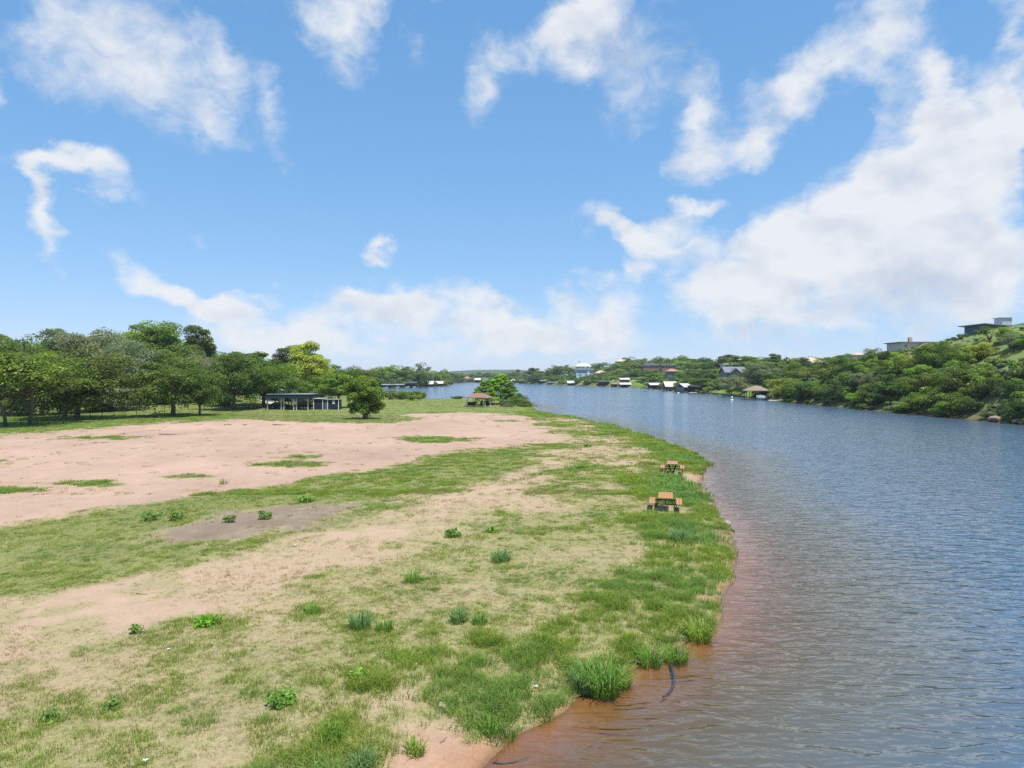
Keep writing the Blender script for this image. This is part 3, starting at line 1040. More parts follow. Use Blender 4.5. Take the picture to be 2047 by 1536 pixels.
PROTO = {}
for kind_, n_ in (('oak', 3), ('open', 2), ('bush_tree', 2), ('tall', 2), ('cypress', 2), ('shrub', 4), ('scraggly', 2)):
    PROTO[kind_] = [tree_proto(kind_, 1000 + 37 * i + len(kind_)) for i in range(n_)]
for kind_, n_ in (('oak', 3), ('tall', 2), ('shrub', 3)):
    PROTO['far_' + kind_] = [tree_proto(kind_, 2000 + 31 * i + len(kind_), True) for i in range(n_)]

# leaf colours of the kinds of tree along this shore
GREENS = {
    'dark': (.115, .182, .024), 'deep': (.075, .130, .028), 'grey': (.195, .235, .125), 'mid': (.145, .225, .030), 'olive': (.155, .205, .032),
    'bright': (.185, .295, .034), 'gold': (.40, .415, .06), 'yellow': (.27, .34, .045), 'lime': (.22, .38, .028), 'blue': (.095, .150, .080),
}
TREE_COUNT = {}


def tree(kind, px, top, Y, width, green, label, cat='tree', group=None, base=None, name=None, rz=None, lift=0.0, depth_k=None, dmin=0.0):
    """a tree whose middle stands at photo column px, forward distance Y; its top is at photo row top; width in photo pixels"""
    g = RNG
    if kind in ('shrub', 'oak') and px > 1560 and name is None:
        asp = .78 if kind == 'shrub' else .95
        yy = np.arange(98, 340, 1.0)
        dd = land_d(wx(px, yy), yy)
        zz = height(wx(px, yy), yy, dd)
        over = zz + asp * width / F * yy - np.array([deep(px, top, q_)[2] for q_ in yy])
        for dm in (dmin, dmin * .75, dmin * .5, dmin * .25, 0.2):
            k_ = np.nonzero((dd > (dm if dm > .2 else -.2)) & (over >= 0))[0]
            if len(k_) and over[k_[0]] < .25 * asp * width / F * yy[k_[0]]:
                break
        if len(k_):
            Y = float(yy[k_[0]])
    x = wx(px, Y)
    z0 = gz(x, Y) - .05 + lift
    htop = deep(px, top, Y)[2]
    h = max(htop - z0, 1.0)
    if dmin > 0:
        h = max(h, .62 * width / F * Y)
    w = width / F * Y * (1.3 if Y < 235 and px < 720 and kind != 'bush_tree' else (1.3 if kind.startswith('far_') else (1.28 if px > 1560 and dmin == 0 and Y < 240 else 1.08)))
    pv = PROTO[kind]
    n = TREE_COUNT.get(kind, 0)
    TREE_COUNT[kind] = n + 1
    crown_me, trunk_me = pv[n % len(pv)]
    if name is None:
        k_ = kind.replace('far_', '')
        name = {'oak': 'oak_tree', 'open': 'mesquite_tree', 'bush_tree': 'bushy_tree', 'tall': 'elm_tree', 'cypress': 'cypress_tree',
                'shrub': 'shrub', 'scraggly': 'scraggly_shrub'}[k_]
    base_w = {'oak': 11.6, 'open': 11.2, 'bush_tree': 9.0, 'tall': 7.4, 'cypress': 7.2, 'shrub': 14.2, 'scraggly': 8.6}[kind.replace('far_', '')]
    tall_ = {'shrub': 10.4, 'scraggly': 10.0}.get(kind.replace('far_', ''), 10.0)
    o = thing(name, label, cat, (x, Y, z0), g.random() * 6.283 if rz is None else rz, group)
    sx_ = w / base_w
    o.scale = (sx_, sx_ * (depth_k or (.9 + .2 * g.random())), h / tall_)
    c = np.array(GREENS[green]) * (1 + g.normal(0, .09)) * (1 + g.normal(0, .04, 3))
    cr = link('crown', crown_me, o)
    cr.color = (*[float(max(.01, v)) for v in c], 1)
    link('trunk', trunk_me, o)
    return o


ORD = ['first', 'second', 'third', 'fourth', 'fifth', 'sixth', 'seventh', 'eighth', 'ninth', 'tenth', 'eleventh', 'twelfth', 'thirteenth', 'fourteenth',
       'fifteenth', 'sixteenth', 'seventeenth', 'eighteenth', 'nineteenth', 'twentieth']
WORD = {'dark': 'dark green', 'deep': 'very dark green', 'grey': 'grey green', 'mid': 'mid green', 'olive': 'olive green', 'bright': 'bright green',
        'yellow': 'yellow green', 'gold': 'golden green', 'lime': 'lime green', 'blue': 'bluish green'}


def row(specs, noun, where, group, cat='tree', dmin=0.0):
    """specs: (kind, px, top, Y, width, green); labelled by colour and by their count from the left along the row"""
    seen = {}
    specs = sorted(specs, key=lambda s: s[1])
    tot = {}
    for s in specs:
        tot[s[5]] = tot.get(s[5], 0) + 1
    for s in specs:
        k = seen.get(s[5], 0)
        seen[s[5]] = k + 1
        lab = (ORD[k] + ' ' if tot[s[5]] > 1 else '') + WORD[s[5]] + ' ' + noun + (' from the left ' if tot[s[5]] > 1 else ' ') + where
        tree(*s, lab, cat, group, dmin=dmin)


# the grove at the left of the sand
tree('open', 14, 706, 97, 150, 'mid', 'forked slim mesquite tree nearest the left edge, in front of the wire fence', group='trees in the left grove', rz=.3)
tree('open', 55, 700, 99, 170, 'mid', 'leaning forked mesquite tree, second from the left edge, beside the wire fence', group='trees in the left grove', rz=2.9)
tree('oak', 128, 704, 112, 150, 'dark', 'thick trunked tree just behind the left fence posts, third along the fence', group='trees in the left grove')
tree('oak', 152, 682, 114, 175, 'olive', 'broad yellowish topped oak behind the wire fence, left of the gap', group='trees in the left grove')
tree('oak', 82, 700, 124, 130, 'mid', 'smaller tree with bare low limb in the shade behind the fence', group='trees in the left grove')
tree('shrub', 222, 762, 138, 110, 'grey', 'low grey green bushy tree with short dark trunk in the grove gap', group='trees in the left grove')
tree('oak', 345, 706, 122, 152, 'dark', 'rounded dark oak standing alone at the fence end', group='trees in the left grove')
tree('oak', 398, 730, 124, 80, 'dark', 'small dark tree touching the right side of the rounded oak', group='trees in the left grove')
tree('oak', 30, 662, 152, 130, 'dark', 'tall dark oak rising behind the left edge mesquites', group='trees behind the left grove')
tree('oak', 98, 690, 160, 120, 'olive', 'olive oak in the back row left of the grey green oaks', group='trees behind the left grove')
tree('tall', 118, 656, 178, 66, 'grey', 'small grey topped tree poking over the olive oak', group='trees behind the left grove')
tree('oak', 185, 648, 172, 120, 'grey', 'large grey green oak on the rise behind the yellowish topped oak', group='trees behind the left grove')
tree('oak', 250, 672, 158, 110, 'grey', 'pale grey green oak filling the gap left of the rounded oak', group='trees behind the left grove')
tree('oak', 285, 634, 196, 135, 'bright', 'tallest bright green tree crowning the left grove', group='trees behind the left grove')
tree('tall', 326, 650, 186, 80, 'mid', 'upright green tree joined to the right of the tallest crown', group='trees behind the left grove')
tree('oak', 352, 682, 165, 110, 'mid', 'mid green oak behind the rounded dark oak', group='trees behind the left grove')
tree('tall', 398, 650, 180, 58, 'dark', 'dark upright open tree standing out against the sky left of the carport', group='trees behind the left grove')
tree('oak', 425, 706, 158, 100, 'grey', 'grey green oak below the upright open tree', group='trees behind the left grove')
tree('oak', 468, 697, 142, 110, 'dark', 'dark oak with leaning pale trunk left of the carport drive', group='trees by the carport')
tree('oak', 525, 712, 150, 125, 'mid', 'wide soft green oak overhanging the left end of the carport', group='trees by the carport')
tree('tall', 500, 700, 176, 90, 'dark', 'dark tree top behind the wide soft green oak', group='trees by the carport')
tree('tall', 580, 690, 190, 70, 'dark', 'dark green tall tree left of the yellow green elm', group='trees by the carport')
tree('tall', 611, 679, 172, 70, 'gold', 'tall yellow green elm with pale trunk behind the carport', group='trees by the carport', name='elm_tree')
tree('tall', 637, 708, 170, 50, 'gold', 'shorter yellow green elm right of the tall pale trunked one', group='trees by the carport')
tree('oak', 640, 748, 160, 76, 'mid', 'low dense tree behind the blue shed left corner', group='trees by the carport')
tree('tall', 676, 744, 153, 74, 'bright', 'bright bushy tree leaning over the blue shed roof', group='trees by the carport')
tree('oak', 665, 722, 205, 90, 'mid', 'green tree in the distance above the blue shed', group='trees by the carport')
tree('oak', 712, 728, 215, 80, 'olive', 'olive tree in the distance behind the lone field tree', group='trees by the carport')
tree('bush_tree', 730, 741, 113.5, 78, 'bright', 'lone many stemmed bushy tree standing on the sand field', name='bushy_tree', rz=.8)
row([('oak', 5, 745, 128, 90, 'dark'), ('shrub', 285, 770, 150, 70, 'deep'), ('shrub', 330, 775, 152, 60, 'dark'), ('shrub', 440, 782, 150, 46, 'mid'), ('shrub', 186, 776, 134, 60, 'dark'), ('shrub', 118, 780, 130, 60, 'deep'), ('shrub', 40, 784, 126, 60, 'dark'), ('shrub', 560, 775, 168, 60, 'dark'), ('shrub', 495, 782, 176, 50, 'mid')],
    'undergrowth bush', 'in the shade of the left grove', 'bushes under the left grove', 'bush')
row([('oak', -30, 650, 168, 120, 'mid'), ('oak', 60, 678, 200, 120, 'mid'), ('oak', 150, 672, 214, 120, 'dark'), ('oak', 235, 668, 215, 110, 'dark'), ('oak', 330, 690, 215, 120, 'dark'),
     ('oak', 395, 700, 212, 110, 'mid'), ('oak', 455, 702, 205, 100, 'grey'), ('oak', 540, 722, 214, 100, 'mid'), ('oak', 600, 724, 225, 90, 'dark'), ('far_oak', 560, 735, 180, 70, 'deep')],
    'tree in the back row', 'behind the left grove', 'back row of the left grove')
# point with the shelter
tree('cypress', 971, 760, 172, 48, 'lime', 'smaller lime green cypress just behind the shelter roof', group='cypresses on the point')
tree('cypress', 1001, 748, 178, 58, 'lime', 'taller lime green cypress right of the shelter', group='cypresses on the point')
tree('cypress', 1020, 764, 174, 44, 'bright', 'rightmost green cypress leaning toward the lake', group='cypresses on the point')
tree('shrub', 1034, 786, 170, 44, 'mid', 'leafy bush at the tip of the grassy point', 'bush', name='leafy_bush')
tree('shrub', 1010, 800, 163, 26, 'blue', 'small bluish weed bush right of the shelter', 'bush', name='leafy_bush')
tree('shrub', 1048, 800, 164, 34, 'olive', 'pale olive bush at the water edge of the point', 'bush', name='leafy_bush')
tree('shrub', 915, 790, 222, 30, 'olive', 'low brush pile bush on the far edge of the lawn', 'bush', name='leafy_bush')
tree('scraggly', 847, 784, 228, 12, 'blue', 'single dark yucca like plant on the far lawn edge', 'plant', name='spiky_plant')
# left far bank, behind the boathouses
row([('far_oak', 756, 735, 470, 46, 'mid'), ('far_oak', 776, 729, 500, 44, 'bright'), ('far_oak', 800, 733, 510, 46, 'mid'), ('far_oak', 822, 736, 520, 46, 'olive'),
     ('far_oak', 846, 727, 560, 40, 'grey'), ('far_oak', 862, 742, 575, 34, 'bright'), ('far_oak', 878, 741, 640, 30, 'mid'), ('far_oak', 838, 741, 505, 36, 'dark')],
    'tree', 'behind the left far boathouses', 'trees behind the left far boathouses')
row([('far_oak', 735, 742, 455, 40, 'mid'), ('far_shrub', 765, 756, 452, 26, 'dark'), ('far_shrub', 784, 757, 470, 24, 'grey'), ('far_shrub', 815, 756, 486, 30, 'dark'), ('far_shrub', 842, 755, 520, 24, 'mid'),
     ('far_shrub', 858, 758, 560, 22, 'dark'), ('far_shrub', 888, 758, 610, 22, 'mid')],
    'waterside bush', 'by the left far boathouses', 'bushes between the left far boathouses', 'bush')
row([('far_oak', 890, 739, 760, 26, 'mid'), ('far_oak', 905, 744, 900, 24, 'dark'), ('far_oak', 918, 746, 930, 22, 'mid'), ('far_oak', 933, 748, 1040, 22, 'grey'), ('far_oak', 948, 746, 1040, 24, 'olive'),
     ('far_oak', 962, 744, 1000, 26, 'mid'), ('far_oak', 978, 745, 980, 26, 'dark'), ('far_oak', 994, 746, 960, 24, 'mid'), ('far_oak', 1010, 744, 930, 26, 'grey'), ('far_oak', 1026, 743, 920, 26, 'mid'),
     ('far_oak', 1042, 744, 900, 28, 'olive'), ('far_tall', 1035, 739, 960, 14, 'dark')],
    'tree', 'on the farthest middle shore', 'trees on the farthest shore')
row([('far_shrub', 898, 756, 880, 18, 'dark'), ('far_shrub', 915, 756, 930, 20, 'mid'), ('far_shrub', 944, 757, 985, 16, 'dark'), ('far_shrub', 984, 756, 900, 22, 'mid'), ('far_shrub', 1004, 757, 860, 20, 'dark'),
     ('far_shrub', 1034, 757, 800, 18, 'mid')],
    'low bush', 'along the farthest middle shore', 'bushes on the farthest shore', 'bush')
# right far bank from the bend to the white house
row([('far_tall', 1066, 733, 800, 24, 'dark'), ('far_oak', 1056, 742, 800, 28, 'grey'), ('far_oak', 1082, 740, 780, 30, 'mid'), ('far_oak', 1096, 739, 770, 28, 'olive'), ('far_oak', 1108, 731, 760, 30, 'dark'),
     ('far_oak', 1126, 729, 740, 36, 'dark'), ('far_oak', 1142, 734, 720, 30, 'mid'), ('far_oak', 1070, 748, 760, 30, 'deep')],
    'tree', 'left of the big white lake house', 'trees left of the white lake house')
row([('far_shrub', 1078, 752, 750, 30, 'deep'), ('far_shrub', 1098, 753, 740, 26, 'mid'), ('far_shrub', 1116, 752, 720, 28, 'grey'), ('far_shrub', 1130, 755, 690, 20, 'bright'), ('far_shrub', 1146, 752, 680, 30, 'mid'),
     ('far_shrub', 1165, 751, 660, 26, 'olive'), ('far_shrub', 1183, 748, 650, 34, 'grey'), ('far_shrub', 1122, 764, 662, 16, 'bright'), ('far_shrub', 1160, 762, 640, 24, 'mid'), ('far_shrub', 1186, 758, 620, 34, 'grey')],
    'bush', 'below the white lake house', 'bushes below the white lake house', 'bush')
row([('far_oak', 1205, 724, 740, 34, 'mid'), ('far_oak', 1190, 727, 760, 26, 'grey'), ('far_oak', 1222, 727, 710, 30, 'dark'), ('far_oak', 1226, 733, 660, 36, 'mid'), ('far_oak', 1262, 715, 690, 40, 'dark'), ('far_oak', 1246, 723, 650, 34, 'mid'),
     ('far_oak', 1285, 716, 660, 34, 'grey'), ('far_oak', 1300, 722, 600, 40, 'mid'), ('far_oak', 1318, 714, 640, 34, 'dark'), ('far_oak', 1340, 716, 620, 34, 'mid'), ('far_oak', 1362, 711, 600, 30, 'bright'),
     ('far_oak', 1385, 716, 590, 40, 'mid'), ('far_oak', 1405, 715, 560, 40, 'dark'), ('far_oak', 1270, 726, 620, 40, 'olive'), ('far_oak', 1360, 722, 540, 44, 'bright'), ('far_oak', 1390, 727, 500, 50, 'mid'), ('far_oak', 1422, 722, 470, 40, 'dark')],
    'hilltop tree', 'between white and grey houses', 'hilltop trees on the right far bank')
row([('far_oak', 1212, 744, 610, 34, 'olive'), ('far_oak', 1236, 738, 590, 36, 'mid'), ('far_oak', 1256, 744, 570, 34, 'grey'), ('far_oak', 1276, 738, 560, 38, 'dark'), ('far_oak', 1296, 741, 520, 40, 'mid'), ('far_oak', 1316, 744, 480, 40, 'olive'),
     ('far_oak', 1336, 746, 460, 36, 'grey'), ('far_oak', 1358, 741, 440, 40, 'bright'), ('far_oak', 1382, 742, 410, 44, 'dark'), ('far_oak', 1256, 754, 545, 26, 'bright'), ('far_oak', 1286, 754, 500, 34, 'mid'), ('far_oak', 1310, 754, 460, 30, 'dark'),
     ('oak', 1412, 738, 350, 60, 'deep'), ('oak', 1400, 752, 320, 46, 'dark'), ('oak', 1436, 735, 330, 52, 'mid'), ('oak', 1380, 755, 350, 36, 'mid')],
    'slope tree', 'above the red and white boathouses', 'slope trees above the boathouses')
# round the grey roofed house and the brown boathouse
row([('tall', 1450, 709, 360, 44, 'olive'), ('tall', 1475, 710, 350, 50, 'bright'), ('tall', 1500, 712, 345, 46, 'bright'), ('oak', 1518, 717, 320, 60, 'mid'), ('tall', 1548, 706, 330, 34, 'dark'), ('oak', 1530, 712, 345, 44, 'deep'), ('oak', 1560, 722, 300, 56, 'olive')],
    'tree', 'behind the grey roofed house', 'trees behind the grey roofed house')
tree('oak', 1462, 746, 262, 54, 'grey', 'pale leafed yard tree on the bright lawn by the swing frame', group='trees round the grey roofed house')
tree('oak', 1520, 722, 268, 84, 'grey', 'largest grey green oak towering over the brown boathouse', group='trees round the grey roofed house')
tree('oak', 1502, 740, 282, 54, 'deep', 'dark oak in shade between the grey house and brown boathouse', group='trees round the grey roofed house')
tree('oak', 1545, 742, 252, 50, 'dark', 'dark oak just behind the right half of the brown boathouse', group='trees round the grey roofed house')
tree('shrub', 1490, 766, 262, 30, 'grey', 'small grey bush behind the lawn left of the brown boathouse', 'bush', group='trees round the grey roofed house')
# the steep right bank
WSB = 'waterside shrub'
row([('shrub', 1566, 752, 216, 50, 'yellow'), ('shrub', 1592, 756, 206, 50, 'mid'), ('shrub', 1622, 754, 198, 56, 'dark'), ('shrub', 1650, 762, 190, 44, 'mid'), ('shrub', 1680, 752, 184, 66, 'deep'), ('shrub', 1716, 780, 166, 36, 'lime'),
     ('shrub', 1742, 772, 160, 50, 'dark'), ('shrub', 1772, 776, 150, 44, 'deep'), ('shrub', 1818, 792, 139, 44, 'bright'), ('shrub', 1796, 800, 141, 34, 'grey'), ('shrub', 1880, 768, 127, 64, 'bright'), ('shrub', 1912, 782, 122, 60, 'mid'),
     ('shrub', 1942, 790, 116, 44, 'deep'), ('shrub', 1975, 814, 109, 30, 'grey'), ('shrub', 2018, 826, 104, 26, 'olive'), ('shrub', 2056, 790, 103, 60, 'deep'), ('shrub', 1848, 778, 140, 50, 'mid'), ('shrub', 1895, 800, 121, 44, 'bright')],
    WSB, 'at the right bank foot', 'shrubs along the foot of the right bank', 'shrub')
row([('shrub', 1600, 728, 232, 64, 'mid'), ('shrub', 1640, 722, 226, 66, 'olive'), ('shrub', 1675, 728, 208, 60, 'dark'), ('shrub', 1700, 742, 190, 60, 'mid'), ('shrub', 1730, 738, 186, 60, 'grey'), ('shrub', 1758, 748, 172, 60, 'olive'),
     ('shrub', 1790, 742, 168, 66, 'dark'), ('shrub', 1826, 748, 156, 60, 'mid'), ('shrub', 1862, 736, 152, 56, 'olive'), ('shrub', 1895, 730, 146, 64, 'mid'), ('shrub', 1932, 726, 140, 80, 'olive'), ('shrub', 1968, 732, 134, 60, 'bright'),
     ('shrub', 1990, 752, 124, 62, 'deep'), ('shrub', 2034, 752, 118, 60, 'deep'), ('shrub', 1950, 760, 124, 56, 'mid'), ('shrub', 2025, 790, 112, 44, 'dark'), ('shrub', 1915, 752, 132, 56, 'dark')],
    'mid slope shrub', 'on the right bank', 'shrubs on the middle of the right bank', 'shrub', 12)
row([('oak', 1590, 722, 262, 44, 'mid'), ('oak', 1606, 712, 290, 34, 'deep'), ('oak', 1640, 716, 262, 46, 'dark'), ('oak', 1680, 704, 252, 54, 'mid'), ('oak', 1712, 716, 240, 50, 'dark'), ('oak', 1745, 694, 236, 46, 'mid'), ('oak', 1768, 700, 226, 30, 'deep'),
     ('shrub', 1775, 716, 206, 60, 'olive'), ('shrub', 1812, 704, 196, 66, 'yellow'), ('shrub', 1845, 702, 188, 60, 'olive'), ('oak', 1877, 676, 184, 78, 'dark'), ('shrub', 1912, 700, 172, 60, 'bright'), ('shrub', 1935, 690, 172, 50, 'yellow'),
     ('scraggly', 1923, 665, 178, 22, 'mid'), ('oak', 2008, 652, 164, 38, 'bright'), ('shrub', 1962, 676, 164, 52, 'yellow'), ('scraggly', 1978, 678, 158, 44, 'dark'), ('shrub', 2030, 662, 156, 44, 'grey'), ('shrub', 2052, 664, 152, 40, 'bright'),
     ('oak', 1664, 714, 272, 40, 'grey'), ('shrub', 1840, 720, 172, 60, 'bright'), ('shrub', 1735, 716, 212, 56, 'bright')],
    'crest shrub', 'atop the right bank', 'shrubs on the crest of the right bank', 'shrub', 25)

# ------------------------------------------------------------------ undergrowth: scrub knee to head high that closes the banks, beyond counting
hid2 = bpy.data.collections.new('scrub_sources')
umat, t = new_mat('scrub_leaves')
ai = N(t, 'ShaderNodeAttribute', attribute_name='tint', attribute_type='INSTANCER')
lv = N(t, 'ShaderNodeAttribute', attribute_name='leafvar')
lc = VM(t, 'SCALE', ai.outputs['Color'], scale=M(t, 'MULTIPLY_ADD', lv.outputs['Fac'], 1.0, .5))
df = N(t, 'ShaderNodeBsdfPrincipled', {'Base Color': lc, 'Roughness': .6, 'Specular IOR Level': .3})
tr = N(t, 'ShaderNodeBsdfTranslucent', {'Color': VM(t, 'MULTIPLY', lc, (1.35, 1.35, .7))})
N(t, 'ShaderNodeOutputMaterial', {0: N(t, 'ShaderNodeMixShader', {0: .36, 1: df, 2: tr})})
for i in range(5):
    g = np.random.default_rng(700 + i)
    c_ = []
    for k in range(9):
        a_, r_ = g.random() * 6.28, .62 * math.sqrt(g.random())
        c_.append((r_ * math.cos(a_), r_ * math.sin(a_), .32 + .45 * g.random() * (1 - r_ * .7), .34 * (.7 + .6 * g.random())))
    V, Fq, var = leaf_cloud(g, np.array(c_), 85, .20)
    me = mesh_np('s%d' % i, V, Fq, umat)
    a = me.attributes.new('leafvar', 'FLOAT', 'FACE')
    a.data.foreach_set('value', var.astype(np.float32))
    hid2.objects.link(bpy.data.objects.new('s%d' % i, me))
for i in range(2):
    hid2.objects.link(tuft('t%d' % i, 800 + i, 60, .9, .75, .06, .6, umat))


def scrub_points():
    g = np.random.default_rng(77)
    rows_ = []
    zones = ((58, 190, 88, 345, .24, 2.4, 50), (20, 230, 330, 760, .06, 3.6, 110), (-170, 60, 690, 1090, .05, 5.0, 70), (-260, -55, 405, 900, .05, 3.8, 60),
             (-230, -28, 172, 262, .07, 2.2, 400))
    for zi, (x0, x1, y0, y1, dens, size, dmax) in enumerate(zones):
        n = int((x1 - x0) * (y1 - y0) * dens)
        x, y = g.uniform(x0, x1, n), g.uniform(y0, y1, n)
        d = land_d(x, y)
        k = (d > -.1) & (d < dmax)
        x, y, d = x[k], y[k], d[k]
        n = len(x)
        lawn = np.maximum(np.exp(-((x - 84) / 16) ** 2 - ((y - 272) / 26) ** 2), np.exp(-((x - 100) / 18) ** 2 - ((y - 520) / 40) ** 2))
        slope = np.zeros(n)
        if zi == 0:      # the open grassy shoulder of the near hill
            slope = S((d - 15) / 7) * S((186 - y) / 18)
        cl = fbm(x * .09, y * .09, 141, 3)
        keep = (g.random(n) < np.clip(.6 + 1.6 * (cl - .4), .15, 1)) & (lawn < .3)
        if zi == 4:
            keep &= (y > 178 + 12 * cl) & ((x < -70) | (y > 200))
        grassy = g.random(n) < slope * .93
        s = size * (.35 + 1.0 * g.random(n) ** 1.6)
        s = np.where(grassy, .8 + .5 * g.random(n), s) * np.where(d < 1.2, .6, 1)
        if zi == 0:
            s = s * (1 - .62 * S((d - 22) / 14))
        pick = np.where(grassy, 5 + g.integers(0, 2, n), g.integers(0, 5, n))
        base = np.array([GREENS[q] for q in ('mid', 'dark', 'olive', 'grey', 'bright', 'deep', 'yellow')])
        w_ = [.34, .24, .10, .12, .14, .05, .01] if zi != 4 else [.3, .4, .1, .1, .02, .08, 0]
        c = base[g.choice(7, n, p=w_)] * (.8 + .5 * vnoise(x * .2, y * .2, 9))[:, None] * (1 + g.normal(0, .12, (n, 1)))
        c = np.where(grassy[:, None], np.array([.20, .235, .07]) * (1 + g.normal(0, .2, (n, 1))), c)
        rows_.append(np.concatenate([x[:, None], y[:, None], height(x, y, d)[:, None] - .1, c, pick[:, None], s[:, None]], 1)[keep])
    return np.concatenate(rows_)


def stuff_points(name, P, coll, label, cat):
    pm = bpy.data.meshes.new(name)
    pm.vertices.add(len(P))
    pm.vertices.foreach_set('co', P[:, :3].astype(np.float32).ravel())
    g = np.random.default_rng(len(P))
    for nm, ty, dt, key in (('tint', 'FLOAT_COLOR', np.concatenate([P[:, 3:6].clip(.01, .8), np.ones((len(P), 1))], 1), 'color'),
                            ('pick', 'INT', P[:, 6].astype(np.int32), 'value'), ('size', 'FLOAT', P[:, 7], 'value'),
                            ('turn', 'FLOAT', g.random(len(P)) * 6.283, 'value')):
        a = pm.attributes.new(nm, ty, 'POINT')
        a.data.foreach_set(key, (dt if ty == 'INT' else np.asarray(dt, np.float32)).ravel())
    o = link(name, pm)
    g2 = ng.copy()
    for n in g2.nodes:
        if n.bl_idname == 'GeometryNodeCollectionInfo':
            n.inputs['Collection'].default_value = coll
    o.modifiers.new('scatter', 'NODES').node_group = g2
    tag(o, label, cat, kind='stuff')
    return o


SP = scrub_points()
print('scrub', len(SP))
stuff_points('undergrowth', SP, hid2, 'mixed green scrub covering the banks between the larger shrubs and trees', 'scrub')

# ------------------------------------------------------------------ buildings
W = dict(
    white_metal=mat('white_metal', (.60, .60, .60), .5, .08, .5), pale_metal=mat('pale_metal', (.55, .57, .58), .45, .08, .5),
    grey_metal=mat('grey_metal', (.27, .30, .33), .5, .1, .5), dark_metal=mat('dark_metal', (.07, .075, .085), .5, .15, .6),
    slate=mat('slate_shingle', (.17, .18, .21), .8, .2, 1.5), tan_tile=mat('tan_tile', (.50, .39, .28), .8, .15, 2.0),
    terracotta=mat('terracotta_roof', (.25, .15, .10), .8, .2, 2.2), brown_roof=mat('brown_roof', (.25, .18, .14), .8, .18, 1.6),
    red_tile=mat('red_tile', (.38, .19, .13), .8, .18, 1.6), cream=mat('cream_wall', (.60, .54, .45), .85, .08, .8),
    stone=mat('stone_wall', (.42, .36, .29), .9, .25, 2.0), white=mat('white_paint', (.74, .74, .72), .6, .06, .8),
    palegrey=mat('pale_grey_paint', (.46, .47, .47), .7, .1, .8), brick=mat('brick_wall', (.24, .13, .10), .9, .22, 3.0),
    redwood=mat('dark_red_boards', (.115, .03, .032), .7, .25, 1.5), darkwood=mat('dark_wood', (.055, .043, .036), .8, .3, 2.0),
    brownwood=mat('brown_wood', (.17, .11, .075), .8, .3, 2.5), greywood=mat('grey_wood', (.25, .235, .215), .85, .25, 3.0),
    navy=mat('navy_boards', (.022, .032, .050), .85, .2, 1.2, spec=.1), bluegrey=mat('blue_grey_wall', (.10, .13, .17), .7, .12, .8),
    glass=mat('window_glass', (.03, .045, .055), .08, .1, .3, spec=.8), aqua=mat('aqua_glass', (.16, .30, .36), .1, .12, .4, spec=.8),
    orange=mat('orange_canvas', (.50, .22, .05), .8, .15, 1.0), concrete=mat('concrete', (.42, .40, .37), .9, .1, 1.0),
    black=mat('black_metal', (.012, .012, .014), .5, .2, 3.0), sage=mat('sage_wall', (.17, .21, .19), .7, .1, .8),
    paleblue=mat('pale_blue_panel', (.45, .58, .66), .6, .08, .6), tarp=mat('boat_cover', (.24, .30, .30), .7, .15, 1.5),
)


def roof_mb(kind, w, d, z0, z1, over=.5, th=.16):
    """eave plane at z0, top at z1"""
    mb = MB()
    x, y = w / 2 + over, d / 2 + over
    if kind == 'flat':
        mb.box((0, 0, (z0 + z1) / 2), (2 * x, 2 * y, max(z1 - z0, th)))
    elif kind == 'gable_x':      # ridge along x: its slope faces the lake
        for s in (1, -1):
            mb.raw([(-x, s * y, z0), (x, s * y, z0), (x, 0, z1), (-x, 0, z1), (-x, s * y, z0 - th), (x, s * y, z0 - th), (x, 0, z1 - th), (-x, 0, z1 - th)],
                   [(0, 1, 2, 3), (7, 6, 5, 4), (0, 4, 5, 1), (1, 5, 6, 2), (3, 2, 6, 7), (0, 3, 7, 4)] if s < 0 else
                   [(3, 2, 1, 0), (4, 5, 6, 7), (1, 5, 4, 0), (2, 6, 5, 1), (7, 6, 2, 3), (4, 7, 3, 0)])
    elif kind == 'gable_y':      # ridge runs back: the gable faces the lake
        for s in (1, -1):
            mb.raw([(s * x, -y, z0), (s * x, y, z0), (0, y, z1), (0, -y, z1), (s * x, -y, z0 - th), (s * x, y, z0 - th), (0, y, z1 - th), (0, -y, z1 - th)],
                   [(0, 1, 2, 3), (7, 6, 5, 4), (0, 4, 5, 1), (1, 5, 6, 2), (3, 2, 6, 7), (0, 3, 7, 4)])
    elif kind == 'hip':
        r = max(w / 2 - d / 2 * .9, w * .08)
        v = [(-x, -y, z0), (x, -y, z0), (x, y, z0), (-x, y, z0), (-r, 0, z1), (r, 0, z1)]
        v += [(a_, b_, z0 - th) for a_, b_, _ in v[:4]]
        mb.raw(v, [(0, 1, 5, 4), (1, 2, 5), (2, 3, 4, 5), (3, 0, 4), (9, 8, 7, 6), (0, 6, 7, 1), (1, 7, 8, 2), (2, 8, 9, 3), (3, 9, 6, 0)])
    elif kind in ('shed_l', 'shed_r'):   # one plane, high at the left or right end
        a_, b_ = (z1, z0) if kind == 'shed_l' else (z0, z1)
        mb.raw([(-x, -y, a_), (x, -y, b_), (x, y, b_), (-x, y, a_), (-x, -y, a_ - th), (x, -y, b_ - th), (x, y, b_ - th), (-x, y, a_ - th)],
               [(0, 1, 2, 3), (7, 6, 5, 4), (0, 4, 5, 1), (1, 5, 6, 2), (2, 6, 7, 3), (3, 7, 4, 0)])
    return mb


